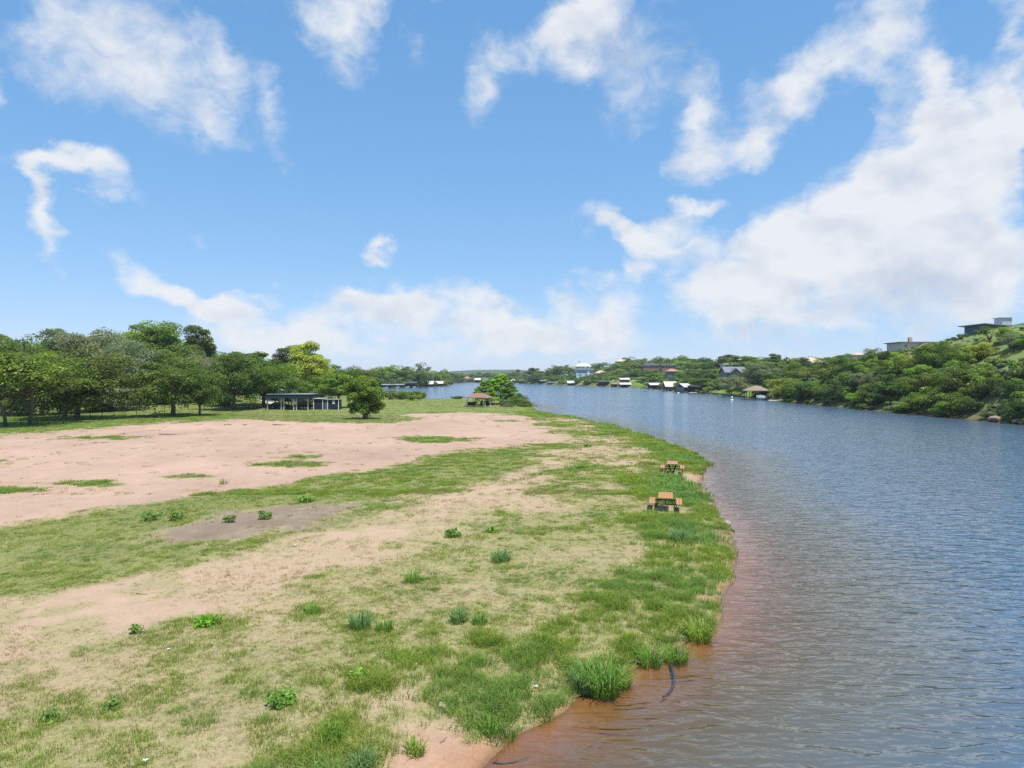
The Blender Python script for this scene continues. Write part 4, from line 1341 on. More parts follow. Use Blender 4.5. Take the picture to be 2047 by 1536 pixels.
def window(parent, x, z, w, h, y, frame, pane, mull=1):
    t_ = .09
    mb = MB()
    mb.box((x - w / 2, y - .03, z), (t_, .10, h + t_)).box((x + w / 2, y - .03, z), (t_, .10, h + t_))
    mb.box((x, y - .03, z + h / 2), (w - t_, .10, t_)).box((x, y - .03, z - h / 2), (w - t_, .10, t_))
    for i in range(mull):
        mb.box((x - w / 2 + (i + 1) * w / (mull + 1), y - .025, z), (t_ * .7, .07, h - t_))
    f = mb.link('window', frame, parent)
    MB().box((x, y - .012, z), (w, .03, h)).link('pane', pane, f)
    return f


def house(name, label, px0, px1, base, eave, top, Y, wall, roof, kind='gable_x', d=8, rz=0.0, wins=(), chimney=None, over=.6, group='houses on the right far bank', frame=None, pane=None,
          cat='house', post=()):
    k = Y / F
    w = (px1 - px0) * k / max(.5, math.cos(rz))
    zb = deep((px0 + px1) / 2, base, Y)[2]
    o = thing(name, label, cat, (wx((px0 + px1) / 2, Y), Y, zb), rz, group)
    ze, zt = (base - eave) * k, (base - top) * k
    MB().box((0, 0, (ze - 2.5) / 2), (w, d, ze + 2.5)).link('wall', wall, o)
    roof_mb(kind, w, d, ze, zt, over).link('roof', roof, o)
    if kind == 'gable_y':
        MB().prism([(-w / 2, ze), (w / 2, ze), (0, zt - .2)], -d / 2, d / 2).link('gable', wall, o)
    if kind == 'gable_x':
        g_ = MB()
        for s in (-1, 1):
            g_.raw([(s * w / 2, -d / 2, ze), (s * w / 2, d / 2, ze), (s * w / 2, 0, zt - .2), (s * (w / 2 - .2), -d / 2, ze), (s * (w / 2 - .2), d / 2, ze), (s * (w / 2 - .2), 0, zt - .2)],
                   [(0, 1, 2), (5, 4, 3), (0, 3, 4, 1), (1, 4, 5, 2), (2, 5, 3, 0)])
        g_.link('gable', wall, o)
    if kind in ('shed_l', 'shed_r'):
        a_, b_ = (zt, ze) if kind == 'shed_l' else (ze, zt)
        MB().prism([(-w / 2, ze), (w / 2, ze), (w / 2, b_ - .18), (-w / 2, a_ - .18)], -d / 2 + .01, d / 2 - .01).link('upper_wall', wall, o)
    for (u0, u1, v0, v1, m_) in wins:     # in photo pixels
        x0, x1 = (u0 - (px0 + px1) / 2) * k, (u1 - (px0 + px1) / 2) * k
        window(o, (x0 + x1) / 2, (base - (v0 + v1) / 2) * k, x1 - x0, (v1 - v0) * k, -d / 2, frame or W['white'], pane or W['glass'], m_)
    if chimney:
        cpx, cw, ct, cm = chimney
        MB().box(((cpx - (px0 + px1) / 2) * k, 0, (ze + (base - ct) * k) / 2), (cw * k, max(.9, cw * k * .7), (base - ct) * k - ze)).link('chimney', cm, o)
    return o


# --- the big white house and its neighbours on the right far bank
o = house('lake_house', 'big white lake house with two storeys under a white hipped roof', 1151, 1184, 752, 740, 737, 655, W['paleblue'], W['grey_metal'], 'flat', 10,
          wins=[(1153, 1162, 742, 746.5, 2), (1164, 1171, 742, 746.5, 1), (1173, 1182, 742, 746.5, 1), (1155, 1162, 748, 752, 1), (1168, 1180, 748, 752, 1)], pane=W['aqua'], over=1.0)
k_ = 655 / F
MB().box((-2 * k_ , 0, (752 - 735) * k_), (29 * k_, 8, 4.4 * k_)).link('upper_storey', W['white'], o)
for u in (1154, 1159, 1164, 1174):
    window(o, (u - 1167.5) * k_, (752 - 734.6) * k_, 1.7, 1.2, -4.0, W['white'], W['glass'], 0)
r_ = roof_mb('hip', 30 * k_, 8, (752 - 732.8) * k_, (752 - 726.5) * k_, .8)
r_.link('upper_roof', W['white_metal'], o, loc=(-2 * k_, 0, 0))
MB().box((-9.3 * k_, .5, (752 - 726.5) * k_), (.8, .8, 8 * k_)).link('chimney', W['slate'], o)
MB().box((7.3 * k_, -5.3, (752 - 752) * k_), (1.6, 1.2, 17 * k_)).link('stair_tower', W['white'], o)
house('lake_house', 'low tan roofed house just right of the white lake house', 1190, 1211, 751, 746, 741, 640, W['stone'], W['tan_tile'], 'hip', 8, wins=[(1194, 1198, 747, 750, 0)])
house('hill_house', 'small cream house with orange wall above the tan roofed house', 1208, 1217, 741, 734, 731.5, 700, W['tan_tile'], W['white_metal'], 'flat', 6, wins=[(1210, 1212, 735, 738, 0), (1213.5, 1215.5, 735, 738, 0)])
house('hill_house', 'pale roofed hilltop house with a short vent on its roof', 1231, 1254, 729, 723, 718.5, 720, W['palegrey'], W['tan_tile'], 'hip', 9,
      wins=[(1234, 1238, 724, 727, 1), (1242, 1247, 724, 727, 1)], chimney=(1245, 1.6, 715.5, W['slate']))
house('hill_house', 'orange walled hilltop house half hidden by round dark tree', 1272, 1286, 732, 726.5, 723.5, 660, W['terracotta'], W['tan_tile'], 'hip', 7, wins=[(1276, 1279, 727.5, 730, 0)])
house('hill_house', 'long dark roofed house low among the hilltop trees', 1284, 1315, 735, 731, 725.5, 560, W['brick'], W['dark_metal'], 'hip', 8, wins=[(1290, 1296, 731.8, 734, 1)])
house('hill_house', 'brown flat roofed house with grey roof band among the trees', 1321, 1348, 741, 731.5, 729.2, 500, W['brick'], W['slate'], 'flat', 8,
      wins=[(1326, 1331, 733, 737, 1), (1336, 1342, 733, 737, 1)])
house('hill_house', 'red tiled house with dark windows just below the brown flat roofed one', 1332, 1353, 749, 742.5, 737.5, 440, W['bluegrey'], W['red_tile'], 'hip', 6,
      wins=[(1336, 1341, 743.5, 747.5, 1), (1344, 1349, 743.5, 747.5, 1)])
o = house('grey_house', 'grey shingle roofed house with a pointed front gable', 1446, 1484, 752, 745, 733.5, 300, W['sage'], W['slate'], 'gable_x', 8,
          wins=[(1450, 1455, 746, 750, 1), (1477, 1481, 746, 750, 1)], over=.8)
k_ = 300 / F
r_ = roof_mb('gable_y', 18 * k_, 7, (752 - 746) * k_, (752 - 736.3) * k_, .5)
r_.link('front_gable_roof', W['slate'], o, loc=(-4 * k_, -2.8, 0))
MB().prism([(-9 * k_, -2), (9 * k_, -2), (9 * k_, (752 - 746) * k_), (0, (752 - 737) * k_), (-9 * k_, (752 - 746) * k_)], -3.2, 2).link('front_gable', W['sage'], o, loc=(-4 * k_, -2.8, 0))
window(o, -4 * k_, (752 - 743.5) * k_, 1.2, 1.0, -6.0, W['white'], W['glass'], 1)
house('hill_house', 'white walled house with flat roof peeping above the grey shingle roof', 1443, 1461, 734, 729.5, 727.5, 350, W['cream'], W['white_metal'], 'flat', 6, wins=[(1447, 1450, 730.5, 733, 0)])
house('hill_house', 'tan tile roofed house behind the trees right of the utility pole', 1598, 1640, 731, 726, 714.5, 300, W['cream'], W['tan_tile'], 'hip', 12, wins=[(1606, 1611, 727, 730, 1)], rz=-.3)
house('hill_house', 'pale house with low hip roof left of the dark crest tree', 1703, 1723, 722, 710, 705.5, 262, W['cream'], W['tan_tile'], 'hip', 6, wins=[(1707, 1711, 712, 716, 1), (1715, 1719, 712, 716, 1)])
o = house('ranch_house', 'cream ranch house with long flat pink edged roof and square chimney', 1787, 1862, 712, 686.5, 685, 228, W['cream'], W['brown_roof'], 'flat', 9, over=.7,
          wins=[(1792, 1798, 690, 696, 1)], chimney=(1818.5, 6.2, 675, W['stone']))
k_ = 228 / F
roof_mb('gable_y', 38 * k_, 5, (712 - 703) * k_, (712 - 688.5) * k_, .6).link('porch_roof', W['brown_roof'], o, loc=((1826 - 1824.5) * k_, -5.2, 0))
MB().prism([(-18 * k_, -3), (18 * k_, -3), (18 * k_, (712 - 703) * k_), (0, (712 - 689.5) * k_), (-18 * k_, (712 - 703) * k_)], -2.4, 2).link('porch_gable', W['brick'], o, loc=((1826 - 1824.5) * k_, -5.2, 0))
o = house('modern_house', 'modern dark blue house with slanted roof and glass front on the hilltop', 1949, 2000, 690, 655.5, 649.5, 186, W['bluegrey'], W['grey_metal'], 'shed_l', 9, over=1.2,
          wins=[(1951, 1957, 664, 677, 0), (1958, 1986, 664, 677, 3), (1988, 1997, 664, 672, 1)], pane=W['aqua'], frame=W['bluegrey'])
k_ = 186 / F
MB().box(((2012 - 1974.5) * k_, 1.5, (690 - 661) * k_), (19 * k_, 3.2, 50 * k_)).link('chimney', W['palegrey'], o)
MB().box(((2011 - 1974.5) * k_, 1.5, (690 - 635.3) * k_), (24 * k_, 3.8, .12)).link('chimney_cap', W['pale_metal'], o)
mb = roof_mb('shed_r', 64 * k_, 9, (690 - 655) * k_, (690 - 640) * k_, .8)
mb.link('wing_roof', W['dark_metal'], o, loc=((2052 - 1974.5) * k_, 1.0, 0))
MB().box(((2052 - 1974.5) * k_, 1.0, (690 - 672) * k_ - 2), (60 * k_, 8, 34 * k_ + 4)).link('wing_wall', W['bluegrey'], o)

# --- boathouses along the far shores
def shore_Y(px, start=120.0):
    yy = np.arange(start, 1300, 1.5)
    dd = land_d(wx(px, yy), yy)
    wet = False
    for y_, d_ in zip(yy, dd):
        if d_ < -1.0:
            wet = True
        elif wet and d_ > 0:
            return float(y_)
    return 900.0


def boathouse(label, px0, px1, top, eave, base, roof, wall, kind='gable_x', d=7.0, closed=(), upper=None, rail=False, rz=0.0, name='boathouse', out=1.0, deck=None, posts=4, start=120.0,
              group='boathouses on the right far shore', Y=None):
    pm_ = (px0 + px1) / 2
    if Y is None:
        Y = shore_Y(pm_, start) - out
    k = Y / F
    w = (px1 - px0) * k * .92
    o = thing(name, label, 'boathouse', (wx(pm_, Y), Y, 0), rz, group)
    ze, zt = max(2.3, (base - eave) * k), max(2.9, (base - top) * k)
    for i in range(posts):
        for s in (-1, 1):
            MB().box((-w / 2 + .2 + i * (w - .4) / (posts - 1), s * (d / 2 - .2), ze / 2 - .9), (.22, .22, ze + 1.8)).link('post', W['darkwood'], o)
    dk = MB()
    dk.box((-w / 2 + .8, 0, .45), (1.6, d, .18)).box((w / 2 - .8, 0, .45), (1.6, d, .18)).box((0, d / 2 - .9, .45), (w - 3.2, 1.8, .18))
    dk.link('deck', deck or W['greywood'], o)
    if 'noback' not in closed:
        MB().box((0, d / 2 - .12, ze / 2 + .2), (w, .14, ze - .5)).link('back_wall', wall, o)
    if 'left' in closed:
        MB().box((-w / 2 + .07, 0, ze / 2 + .25), (.12, d - .3, ze - .6)).link('side_wall', wall, o)
    if 'right' in closed:
        MB().box((w / 2 - .07, 0, ze / 2 + .25), (.12, d - .3, ze - .6)).link('side_wall', wall, o)
    if 'front' in closed:
        MB().box((0, -d / 2 + .2, ze * .5 + .35), (w - .4, .12, ze - .9)).link('front_wall', wall, o)
        for i in range(3):
            window(o, (-.28 + .28 * i) * w, ze * .58, 1.0, .7, -d / 2 + .13, W['white'], W['glass'], 0)
    roof_mb(kind, w, d, ze, zt, .55).link('roof', roof, o)
    if kind == 'gable_y':
        MB().prism([(-w / 2, ze), (w / 2, ze), (0, zt - .2)], -d / 2 + .1, d / 2 - .1).link('gable', wall, o)
    if rail:
        r = MB()
        for s in (-1, 1):
            r.bar((-w / 2, s * d / 2, zt + .9), (w / 2, s * d / 2, zt + .9), .09)
            r.bar((-w / 2, s * d / 2, zt + .5), (w / 2, s * d / 2, zt + .5), .06)
            for i in range(7):
                r.bar((-w / 2 + i * w / 6, s * d / 2, zt - .1), (-w / 2 + i * w / 6, s * d / 2, zt + .9), .09)
        r.link('railing', W['greywood'], o)
    if upper:
        uk, ut, ue, um, ur = upper
        zu = (base - ut) * k
        zue = (base - ue) * k
        MB().box((0, d * .2, (ze + zue) / 2 + .2), (w * uk, d * .5, zue - ze + .2)).link('upper_wall', um, o)
        roof_mb('gable_x', w * uk, d * .5, zue + .25, zu, .5).link('upper_roof', ur, o, loc=(0, d * .2, 0))
    return o


RB = dict(group='boathouses on the right far shore')
boathouse('small grey roofed boathouse at the bend, leftmost on the right far bank', 1080, 1092, 760, 762, 769, W['pale_metal'], W['darkwood'], 'flat', posts=3, start=300)
boathouse('low dark red boathouse at the bend of the right far bank', 1093, 1116, 764, 766.5, 769.5, W['slate'], W['redwood'], 'gable_x', closed=('front',), start=300)
boathouse('boathouse with pale grey roof and open front below the white lake house', 1134, 1152, 761.5, 766, 771, W['pale_metal'], W['greywood'], 'gable_x', start=300)
boathouse('tall two level boat dock with roof terrace railing and pale blue panel', 1198, 1218, 762, 763.5, 773, W['greywood'], W['navy'], 'flat', rail=True, closed=('right',), start=300, posts=5)
boathouse('brown roofed boathouse right of the two level terrace dock', 1222, 1236, 764.5, 768, 774, W['brown_roof'], W['darkwood'], 'hip', start=300)
boathouse('dark red two storey boathouse with two bright white roofs', 1238, 1260, 765, 769.5, 775, W['white_metal'], W['redwood'], 'gable_x', d=9, closed=('left', 'right'), upper=(.86, 756, 759.5, W['redwood'], W['white_metal']), start=300)
boathouse('navy walled boathouse under a long white roof beside the lawn', 1297, 1326, 765.5, 769.5, 778, W['white_metal'], W['navy'], 'gable_x', d=8, closed=('left',), start=250, posts=5)
boathouse('dark red closed boathouse with cream sloping roof', 1327, 1351, 764, 774, 783, W['cream'], W['redwood'], 'gable_x', d=9, closed=('left', 'right', 'front'), start=250)
boathouse('weathered boathouse with steep grey roof half under the dark tree', 1358, 1376, 767, 774, 785, W['pale_metal'], W['greywood'], 'gable_x', d=7, rz=.35, closed=('left',), start=250)
boathouse('shaded flat roofed dock full of gear under the leaning tree', 1378, 1394, 771, 772.5, 786, W['slate'], W['darkwood'], 'flat', d=6, start=250)
o = boathouse('open brown boathouse with tan hip roof and brick posts, nearest on the right', 1488, 1536, 769.5, 779, 797, W['brown_roof'], W['darkwood'], 'hip', d=8.5, rz=-.25, start=180, posts=5, deck=W['stone'], out=4, closed=('noback',))
LB = 'boathouses on the left far shore'
boathouse('leftmost small white roofed boat shelter behind the lone field tree', 766, 780, 769, 770.5, 778, W['pale_metal'], W['darkwood'], 'flat', start=260, group=LB, posts=3)
boathouse('flat white roofed boathouse left of the dark roofed one', 783, 806, 769, 770.5, 777, W['white_metal'], W['darkwood'], 'flat', start=260, group=LB)
boathouse('dark roofed boathouse with white boats on the left far shore', 808, 834, 764, 767, 776.5, W['dark_metal'], W['brick'], 'gable_x', start=260, group=LB, rail=False)
boathouse('large boathouse with bright white sloping roof on the left far shore', 843, 867, 762.5, 769, 774.5, W['white_metal'], W['redwood'], 'gable_x', d=9, start=260, group=LB, closed=('left',))
boathouse('white roofed boathouse with a long dock, last on the left far shore', 870, 886, 761.5, 766, 771.5, W['white_metal'], W['darkwood'], 'gable_x', start=260, group=LB)
MS = 'boathouses on the farthest shore'
house('lake_house', 'terracotta lake house with arched dark door on the farthest shore', 928, 940, 765, 757, 752.5, 1000, W['terracotta'], W['red_tile'], 'hip', 9, group='houses on the farthest shore', wins=[(930, 932, 759, 762, 0), (935, 937, 758.5, 764, 0)])
boathouse('boathouse with two small white gables on the farthest shore', 949, 961, 756.5, 760, 766, W['white_metal'], W['navy'], 'gable_x', start=500, group=MS)
boathouse('round green roofed boathouse on the farthest shore', 964, 977, 755.5, 760, 766, W['bluegrey'], W['darkwood'], 'hip', start=500, group=MS)
boathouse('wide white roofed boathouse right of the tall cypress', 1020, 1033, 757.5, 761, 767, W['white_metal'], W['palegrey'], 'hip', start=500, group=MS, posts=3)
boathouse('dark boathouse with white awning left of the bend', 1038, 1056, 762, 764, 768, W['dark_metal'], W['navy'], 'flat', start=500, group=MS)

# --- boats, docks, buoy
def boat(label, px, Y, length, white=True, rz=0.0, canopy=False, z=.25, group='boats moored along the far shores'):
    o = thing('boat', label, 'boat', (wx(px, Y), Y, z), rz, group)
    L, Bm = length, length * .34
    sec = [(-.5, .9, .75), (-.15, 1.0, .72), (.2, .85, .78), (.42, .4, .9), (.5, .02, 1.0)]
    v, f = [], []
    for (u, b_, h_) in sec:
        v += [(u * L, -b_ * Bm / 2, h_), (u * L, -b_ * Bm * .36, -.15), (u * L, b_ * Bm * .36, -.15), (u * L, b_ * Bm / 2, h_)]
    for i in range(len(sec) - 1):
        for j in range(3):
            f.append((i * 4 + j, i * 4 + j + 1, i * 4 + j + 5, i * 4 + j + 4))
        f.append((i * 4 + 3, i * 4, i * 4 + 4, i * 4 + 7))
    f.append((0, 3, 2, 1))
    MB().raw(v, f).link('hull', W['white'] if white else W['navy'], o)
    MB().raw([(-.02 * L, -.4 * Bm, .75), (-.02 * L, .4 * Bm, .75), (.1 * L, .34 * Bm, .78), (.1 * L, -.34 * Bm, .78), (-.06 * L, -.36 * Bm, 1.25), (-.06 * L, .36 * Bm, 1.25)],
             [(0, 3, 2, 1), (0, 4, 5, 1), (3, 2, 5, 4), (0, 3, 4), (1, 5, 2)]).link('windshield', W['glass'], o)
    MB().box((-.52 * L, 0, .6), (.3, .4, 1.1)).link('outboard', W['black'], o)
    if canopy:
        c_ = MB()
        for sx_, sy_ in ((-.3, -.4), (-.3, .4), (.12, -.4), (.12, .4)):
            c_.bar((sx_ * L, sy_ * Bm, .7), (sx_ * L, sy_ * Bm, 2.3), .06)
        cp = MB().box((-.09 * L, 0, 2.35), (.5 * L, .95 * Bm, .1)).link('canopy', W['white'], o)
        c_.link('canopy_frame', W['pale_metal'], cp)
    return o


def sY(px, s=260):
    return shore_Y(px, s)


boat('white boat on a lift under the leftmost far boat shelter', 772, sY(772) - 5, 6.0, rz=1.3)
boat('white boat left inside the dark roofed boathouse', 815, sY(815) - 7.5, 6.0, rz=1.4)
boat('white boat right inside the dark roofed boathouse', 828, sY(828) - 8, 5.5, rz=1.7)
boat('white boat under the flat white roofed boathouse', 796, sY(796) - 6.5, 6.0, rz=1.5)
boat('pale boat with sun canopy moored on the farthest shore', 911, sY(911, 500) - 6, 8, canopy=True, rz=.2)
boat('small white boat moored beside the low dark dock', 1156, sY(1156, 300) - 8, 5.0, rz=.1)
boat('white boat moored at the dark boathouse with white awning', 1044, sY(1044, 500) - 7, 6.5, canopy=True, rz=.1)
boat('dark boat inside the navy walled boathouse', 1311, sY(1311, 250) - 6, 6.5, white=False, rz=1.45)
boat('white ski boat inside the open brown boathouse', 1519, sY(1519, 180) - 6.0, 5.5, rz=1.5, z=.5)


def dock(label, px, Y, w, d, rz=0.0, m=None, z=.35, group='docks along the far shores', posts=True):
    o = thing('dock', label, 'dock', (wx(px, Y), Y, 0), rz, group)
    MB().box((0, 0, z), (w, d, .22)).link('deck', m or W['greywood'], o)
    if posts:
        for s in (-1, 1):
            for q in (-1, 1):
                MB().tube([(s * (w / 2 - .15), q * (d / 2 - .15), -1.6), (s * (w / 2 - .15), q * (d / 2 - .15), z + .35)], .11, 6).link('post', W['darkwood'], o)
    return o


dock('low dark dock right of the pale grey boathouse', 1168, sY(1168, 300) - 5, 9, 3.5, m=W['darkwood'])
dock('white floating dock by the shaded flat roofed dock', 1385, sY(1385, 250) - 7, 3.4, 1.6, m=W['white'], posts=False)
dock('white floating dock right of the open brown boathouse', 1544, sY(1544, 180) - 3.0, 2.4, 3.4, rz=-.2, m=W['white'], posts=False, z=.2)
dock('long dark dock running out from the last left far boathouse', 888, sY(886) - 10, 5.5, 12, m=W['darkwood'])
dock('thin dark dock at the corner of the bright waterside lawn', 1292, sY(1292, 250) - 4, 7, 2.4, m=W['darkwood'])
for px, py, lab in ((1306, 782, 'dark right hand floating marker near the navy boathouse'), (1289, 783, 'dark left hand floating marker near the navy boathouse')):
    q = at(px, py, 0)
    mb = MB().tube([(0, 0, -.2), (0, 0, .12), (0, 0, .28), (0, 0, .38)], [.18, .42, .34, .08], 10)
    tag(mb.link('floating_marker', W['black'], None, True, (q[0], q[1], 0)), lab, 'buoy', 'dark floating markers')
q = at(1463, 800.5, 0)
o = thing('buoy', 'white upright buoy floating off the bright lawn', 'buoy', (q[0], q[1], 0))
MB().tube([(0, 0, -.3), (0, 0, 0), (0, 0, .25), (0, 0, .3)], [.3, .5, .45, .2], 12).link('float', W['white'], o, True)
MB().tube([(0, 0, .3), (0, 0, 1.2), (0, 0, 1.3)], [.24, .22, .05], 12).link('marker_post', W['white'], o, True)
q = at(1356, 787, 0)
o = thing('buoy', 'small white float near the cream roofed boathouse', 'buoy', (q[0], q[1], 0))
MB().tube([(0, 0, -.3), (0, 0, .1), (0, 0, .5), (0, 0, .6)], [.3, .5, .4, .1], 10).link('float', W['white'], o, True)

# swing frame and low sea wall on the bright lawn
Yw = shore_Y(1440, 180)
wall_pts = []
for px in range(1394, 1494, 4):
    yy = shore_Y(px, 180)
    wall_pts.append((wx(px, yy) , yy - .4))
mb = MB()
for a_, b_ in zip(wall_pts[:-1], wall_pts[1:]):
    mb.bar((a_[0], a_[1], .15), (b_[0], b_[1], .15), .4, 1.1)
tag(mb.link('sea_wall', W['brownwood']), 'low brown sea wall edging the bright lawn', 'wall')
q = (wx(1456, 254), 254)
z_ = gz(*q)
o = thing('swing_frame', 'dark timber swing frame with roof on the bright lawn', 'pergola', (q[0], q[1], z_), .1)
for s in (-1, 1):
    for r in (-1, 1):
        MB().box((s * 1.8, r * .9, 1.2), (.16, .16, 2.5)).link('post', W['brownwood'], o)
MB().box((0, 0, 2.5), (4.6, 2.6, .16)).link('roof', W['darkwood'], o)
MB().box((0, 0, .55), (1.9, .55, .1)).box((0, .28, .85), (1.9, .08, .5)).link('swing_seat', W['brownwood'], o)
# covered boat on the lift right of the brown boathouse
Yq = shore_Y(1526, 180) - 8.5
o = thing('covered_boat', 'boat under a grey green cover in front of the open brown boathouse', 'boat', (wx(1525, Yq), Yq, .35), .25)
MB().raw([(-2, -.8, 0), (2, -.8, 0), (2.3, .8, 0), (-2, .8, 0), (-1.9, -.85, .7), (2.2, -.7, .8), (2.4, .7, .8), (-1.9, .85, .7), (-1.4, 0, 1.35), (1.2, 0, 1.2)],
         [(3, 2, 1, 0), (0, 1, 5, 4), (1, 2, 6, 5), (2, 3, 7, 6), (3, 0, 4, 7), (4, 5, 9, 8), (5, 6, 9), (6, 7, 8, 9), (7, 4, 8)]).link('cover', W['tarp'], o, True)
MB().box((0, 0, -.25), (3.6, 1.2, .5)).link('hull', W['white'], o)
# utility pole
q = (wx(1572, 300), 300)
o = thing('utility_pole', 'thin utility pole against the sky left of the tan tile roof', 'pole', (q[0], q[1], gz(*q)))
ht = deep(1572, 712, 300)[2] - gz(*q)
MB().tube([(0, 0, -.5), (0, 0, ht)], [.16, .1], 8).link('pole', W['brownwood'], o)
MB().box((0, 0, ht - .9), (1.7, .12, .14)).link('crossarm', W['brownwood'], o)
MB().tube([(.3, -.2, ht - 2.2), (.3, -.2, ht - 1.3)], .2, 8).link('transformer', W['pale_metal'], o)

# --- left side: carport, shed, houses, drive, fence
def wood_frame(o, pts, m, nm='post', s=.2):
    for (x, y, h) in pts:
        MB().box((x, y, h / 2 - .15), (s, s, h + .3)).link(nm, m, o)


Yc = 146.0
xc = wx(582, Yc)
o = thing('carport', 'long dark open carport with pale posts and white roof edge', 'carport', (xc, Yc, gz(xc, Yc)), 0.0)
wood_frame(o, [(x, y, 2.45) for x in (-4.2, -1.3, -.75, 1.3, 1.9, 4.3) for y in (-2.4, 2.4)], W['palegrey'])
MB().raw([(-4.0, -2.9, 2.45), (4.6, -2.9, 2.45), (4.6, 2.9, 2.45), (-4.0, 2.9, 2.45), (-4.75, -3.1, 2.5), (4.85, -3.1, 2.5), (4.85, 3.1, 2.5), (-4.75, 3.1, 2.5), (-4.05, -3.0, 3.18), (4.85, -3.0, 3.18), (4.85, 3.0, 3.18), (-4.05, 3.0, 3.18)],
         [(3, 2, 1, 0), (0, 1, 5, 4), (1, 2, 6, 5), (2, 3, 7, 6), (3, 0, 4, 7), (4, 5, 9, 8), (5, 6, 10, 9), (6, 7, 11, 10), (7, 4, 8, 11), (8, 9, 10, 11)]).link('roof', W['navy'], o)
MB().box((.4, 0, 3.26), (9.1, 6.3, .13)).link('roof_cap', W['grey_metal'], o)
br = MB()
for x in (-4.2, -1.3, 1.3, 4.3):
    for s in (-1, 1):
        if abs(x + s * .7) < 4.6:
            br.bar((x, -2.4, 1.75), (x + s * .7, -2.4, 2.4), .12)
br.link('brace', W['palegrey'], o)


def car(label, x, y, rz, m):
    o = thing('parked_car', label, 'car', (x, y, gz(x, y) + .02), rz, 'cars under the carport')
    prof = [(-2.1, .35), (2.1, .35), (2.15, .75), (1.25, .92), (.65, 1.4), (-1.0, 1.42), (-1.75, .98), (-2.15, .9)]
    MB().prism(prof, -.86, .86).link('body', m, o)
    for u0, u1 in ((-.95, -.1), (0.0, .75)):
        for s in (-1, 1):
            MB().box(((u0 + u1) / 2, s * .865, 1.16), (u1 - u0, .03, .32)).link('window', W['glass'], o)
    MB().box((2.1, -.55, .72), (.1, .35, .16)).link('headlight', W['white'], o)
    MB().box((2.1, .55, .72), (.1, .35, .16)).link('headlight', W['white'], o)
    for sx_ in (-1.3, 1.3):
        for s in (-1, 1):
            wh = MB().tube([(sx_, s * .72, .33), (sx_, s * .9, .33)], .33, 14).link('wheel', W['black'], o)
            MB().tube([(sx_, s * .9, .33), (sx_, s * .91, .33)], .19, 10).link('rim', W['pale_metal'], wh)
    return o


car('dark blue car parked under the left bay of the carport', xc - 2.55, Yc + .3, 0.06, W['navy'])
car('dark car parked under the right bay of the carport', xc + 2.2, Yc + .5, 3.1, W['black'])

Ys = 147.0
xs = wx(655, Ys)
o = thing('garden_shed', 'dark blue shed with white corner boards and a small white window', 'shed', (xs, Ys, gz(xs, Ys)))
MB().box((-1.65, 0, 1.05), (2.05, 2.8, 2.5)).link('wall', W['navy'], o)
MB().box((1.0, .35, .95), (3.2, 2.4, 2.3)).link('side_wall', W['navy'], o)
MB().box((-1.65, -.05, 2.36), (2.35, 3.2, .12)).link('roof', W['palegrey'], o)
MB().box((1.05, .3, 2.16), (3.25, 2.8, .12)).link('side_roof', W['grey_metal'], o)
for x, y in ((-2.62, -1.42), (-.68, -1.42), (.22, -.88), (2.55, -.88)):
    MB().box((x, y, 1.02), (.13, .08, 2.45 if x < 0 else 2.2)).link('corner_board', W['white'], o)
window(o, 1.5, 1.55, .42, .62, -.85, W['white'], W['palegrey'], 1)
MB().box((-.1, -.88, .85), (.62, .06, 1.9)).link('door', W['bluegrey'], o)

zt_ = lambda x, y: gz(x, y)
house('brick_house', 'low brown brick house with pale roof edge behind the carport', 604, 628, 806, 791, 788.5, 168, W['brick'], W['pale_metal'], 'flat', 6, group='houses behind the left grove',
      wins=[(608, 613, 794, 799, 1), (618, 623, 794, 799, 1)])
house('grey_cottage', 'grey roofed dark cottage behind the left half of the carport', 560, 594, 803, 786, 778, 172, W['bluegrey'], W['grey_metal'], 'gable_x', 7, group='houses behind the left grove',
      wins=[(566, 571, 789, 796, 1), (580, 586, 789, 796, 1)])
house('hill_cottage', 'orange roofed cottage showing beside the pale elm trunk', 586, 622, 786, 776, 767, 200, W['orange'], W['terracotta'], 'gable_x', 7, group='houses behind the left grove', wins=[(608, 612, 778, 783, 0)])
house('white_house', 'white roofed building glimpsed behind the left edge trees', -20, 66, 800, 780, 768, 190, W['palegrey'], W['white_metal'], 'gable_x', 9, group='houses behind the left grove',
      wins=[(6, 14, 785, 793, 1), (34, 42, 785, 793, 1)])
q = (wx(275, 148), 148)
o = thing('small_shelter', 'small grey open shelter with pale posts in the grove shade', 'shelter', (q[0], q[1], gz(*q)))
wood_frame(o, [(x, y, 2.0) for x in (-1.1, 0, 1.1) for y in (-.8, .8)], W['palegrey'], s=.12)
MB().box((0, 0, 2.08), (2.7, 2.1, .12)).link('roof', W['grey_metal'], o)
MB().box((0, .7, 1.0), (2.2, .08, 1.8)).link('back_wall', W['bluegrey'], o)
# concrete drive up to the carport
dr = [(np.array(at(a, b, .5))[:2]) for a, b in ((498, 812), (520, 815), (540, 818), (548, 811), (535, 805), (494, 805))]
mb = MB()
n_ = 14
for i in range(n_):
    u0, u1 = i / n_, (i + 1) / n_
    L0, L1 = wx(492 + 56 * u0, 176 - 20 * u0), wx(492 + 56 * u1, 176 - 20 * u1)
    y0, y1 = 178 - 20 * u0, 178 - 20 * u1
    P_ = [(L0, y0 - 3), (L1, y1 - 3), (L1, y1 + 3.5), (L0, y0 + 3.5)]
    mb.raw([(x, y, gz(x, y) + .06) for x, y in P_], [(0, 1, 2, 3)])
tag(mb.link('driveway', W['concrete']), kind='structure')
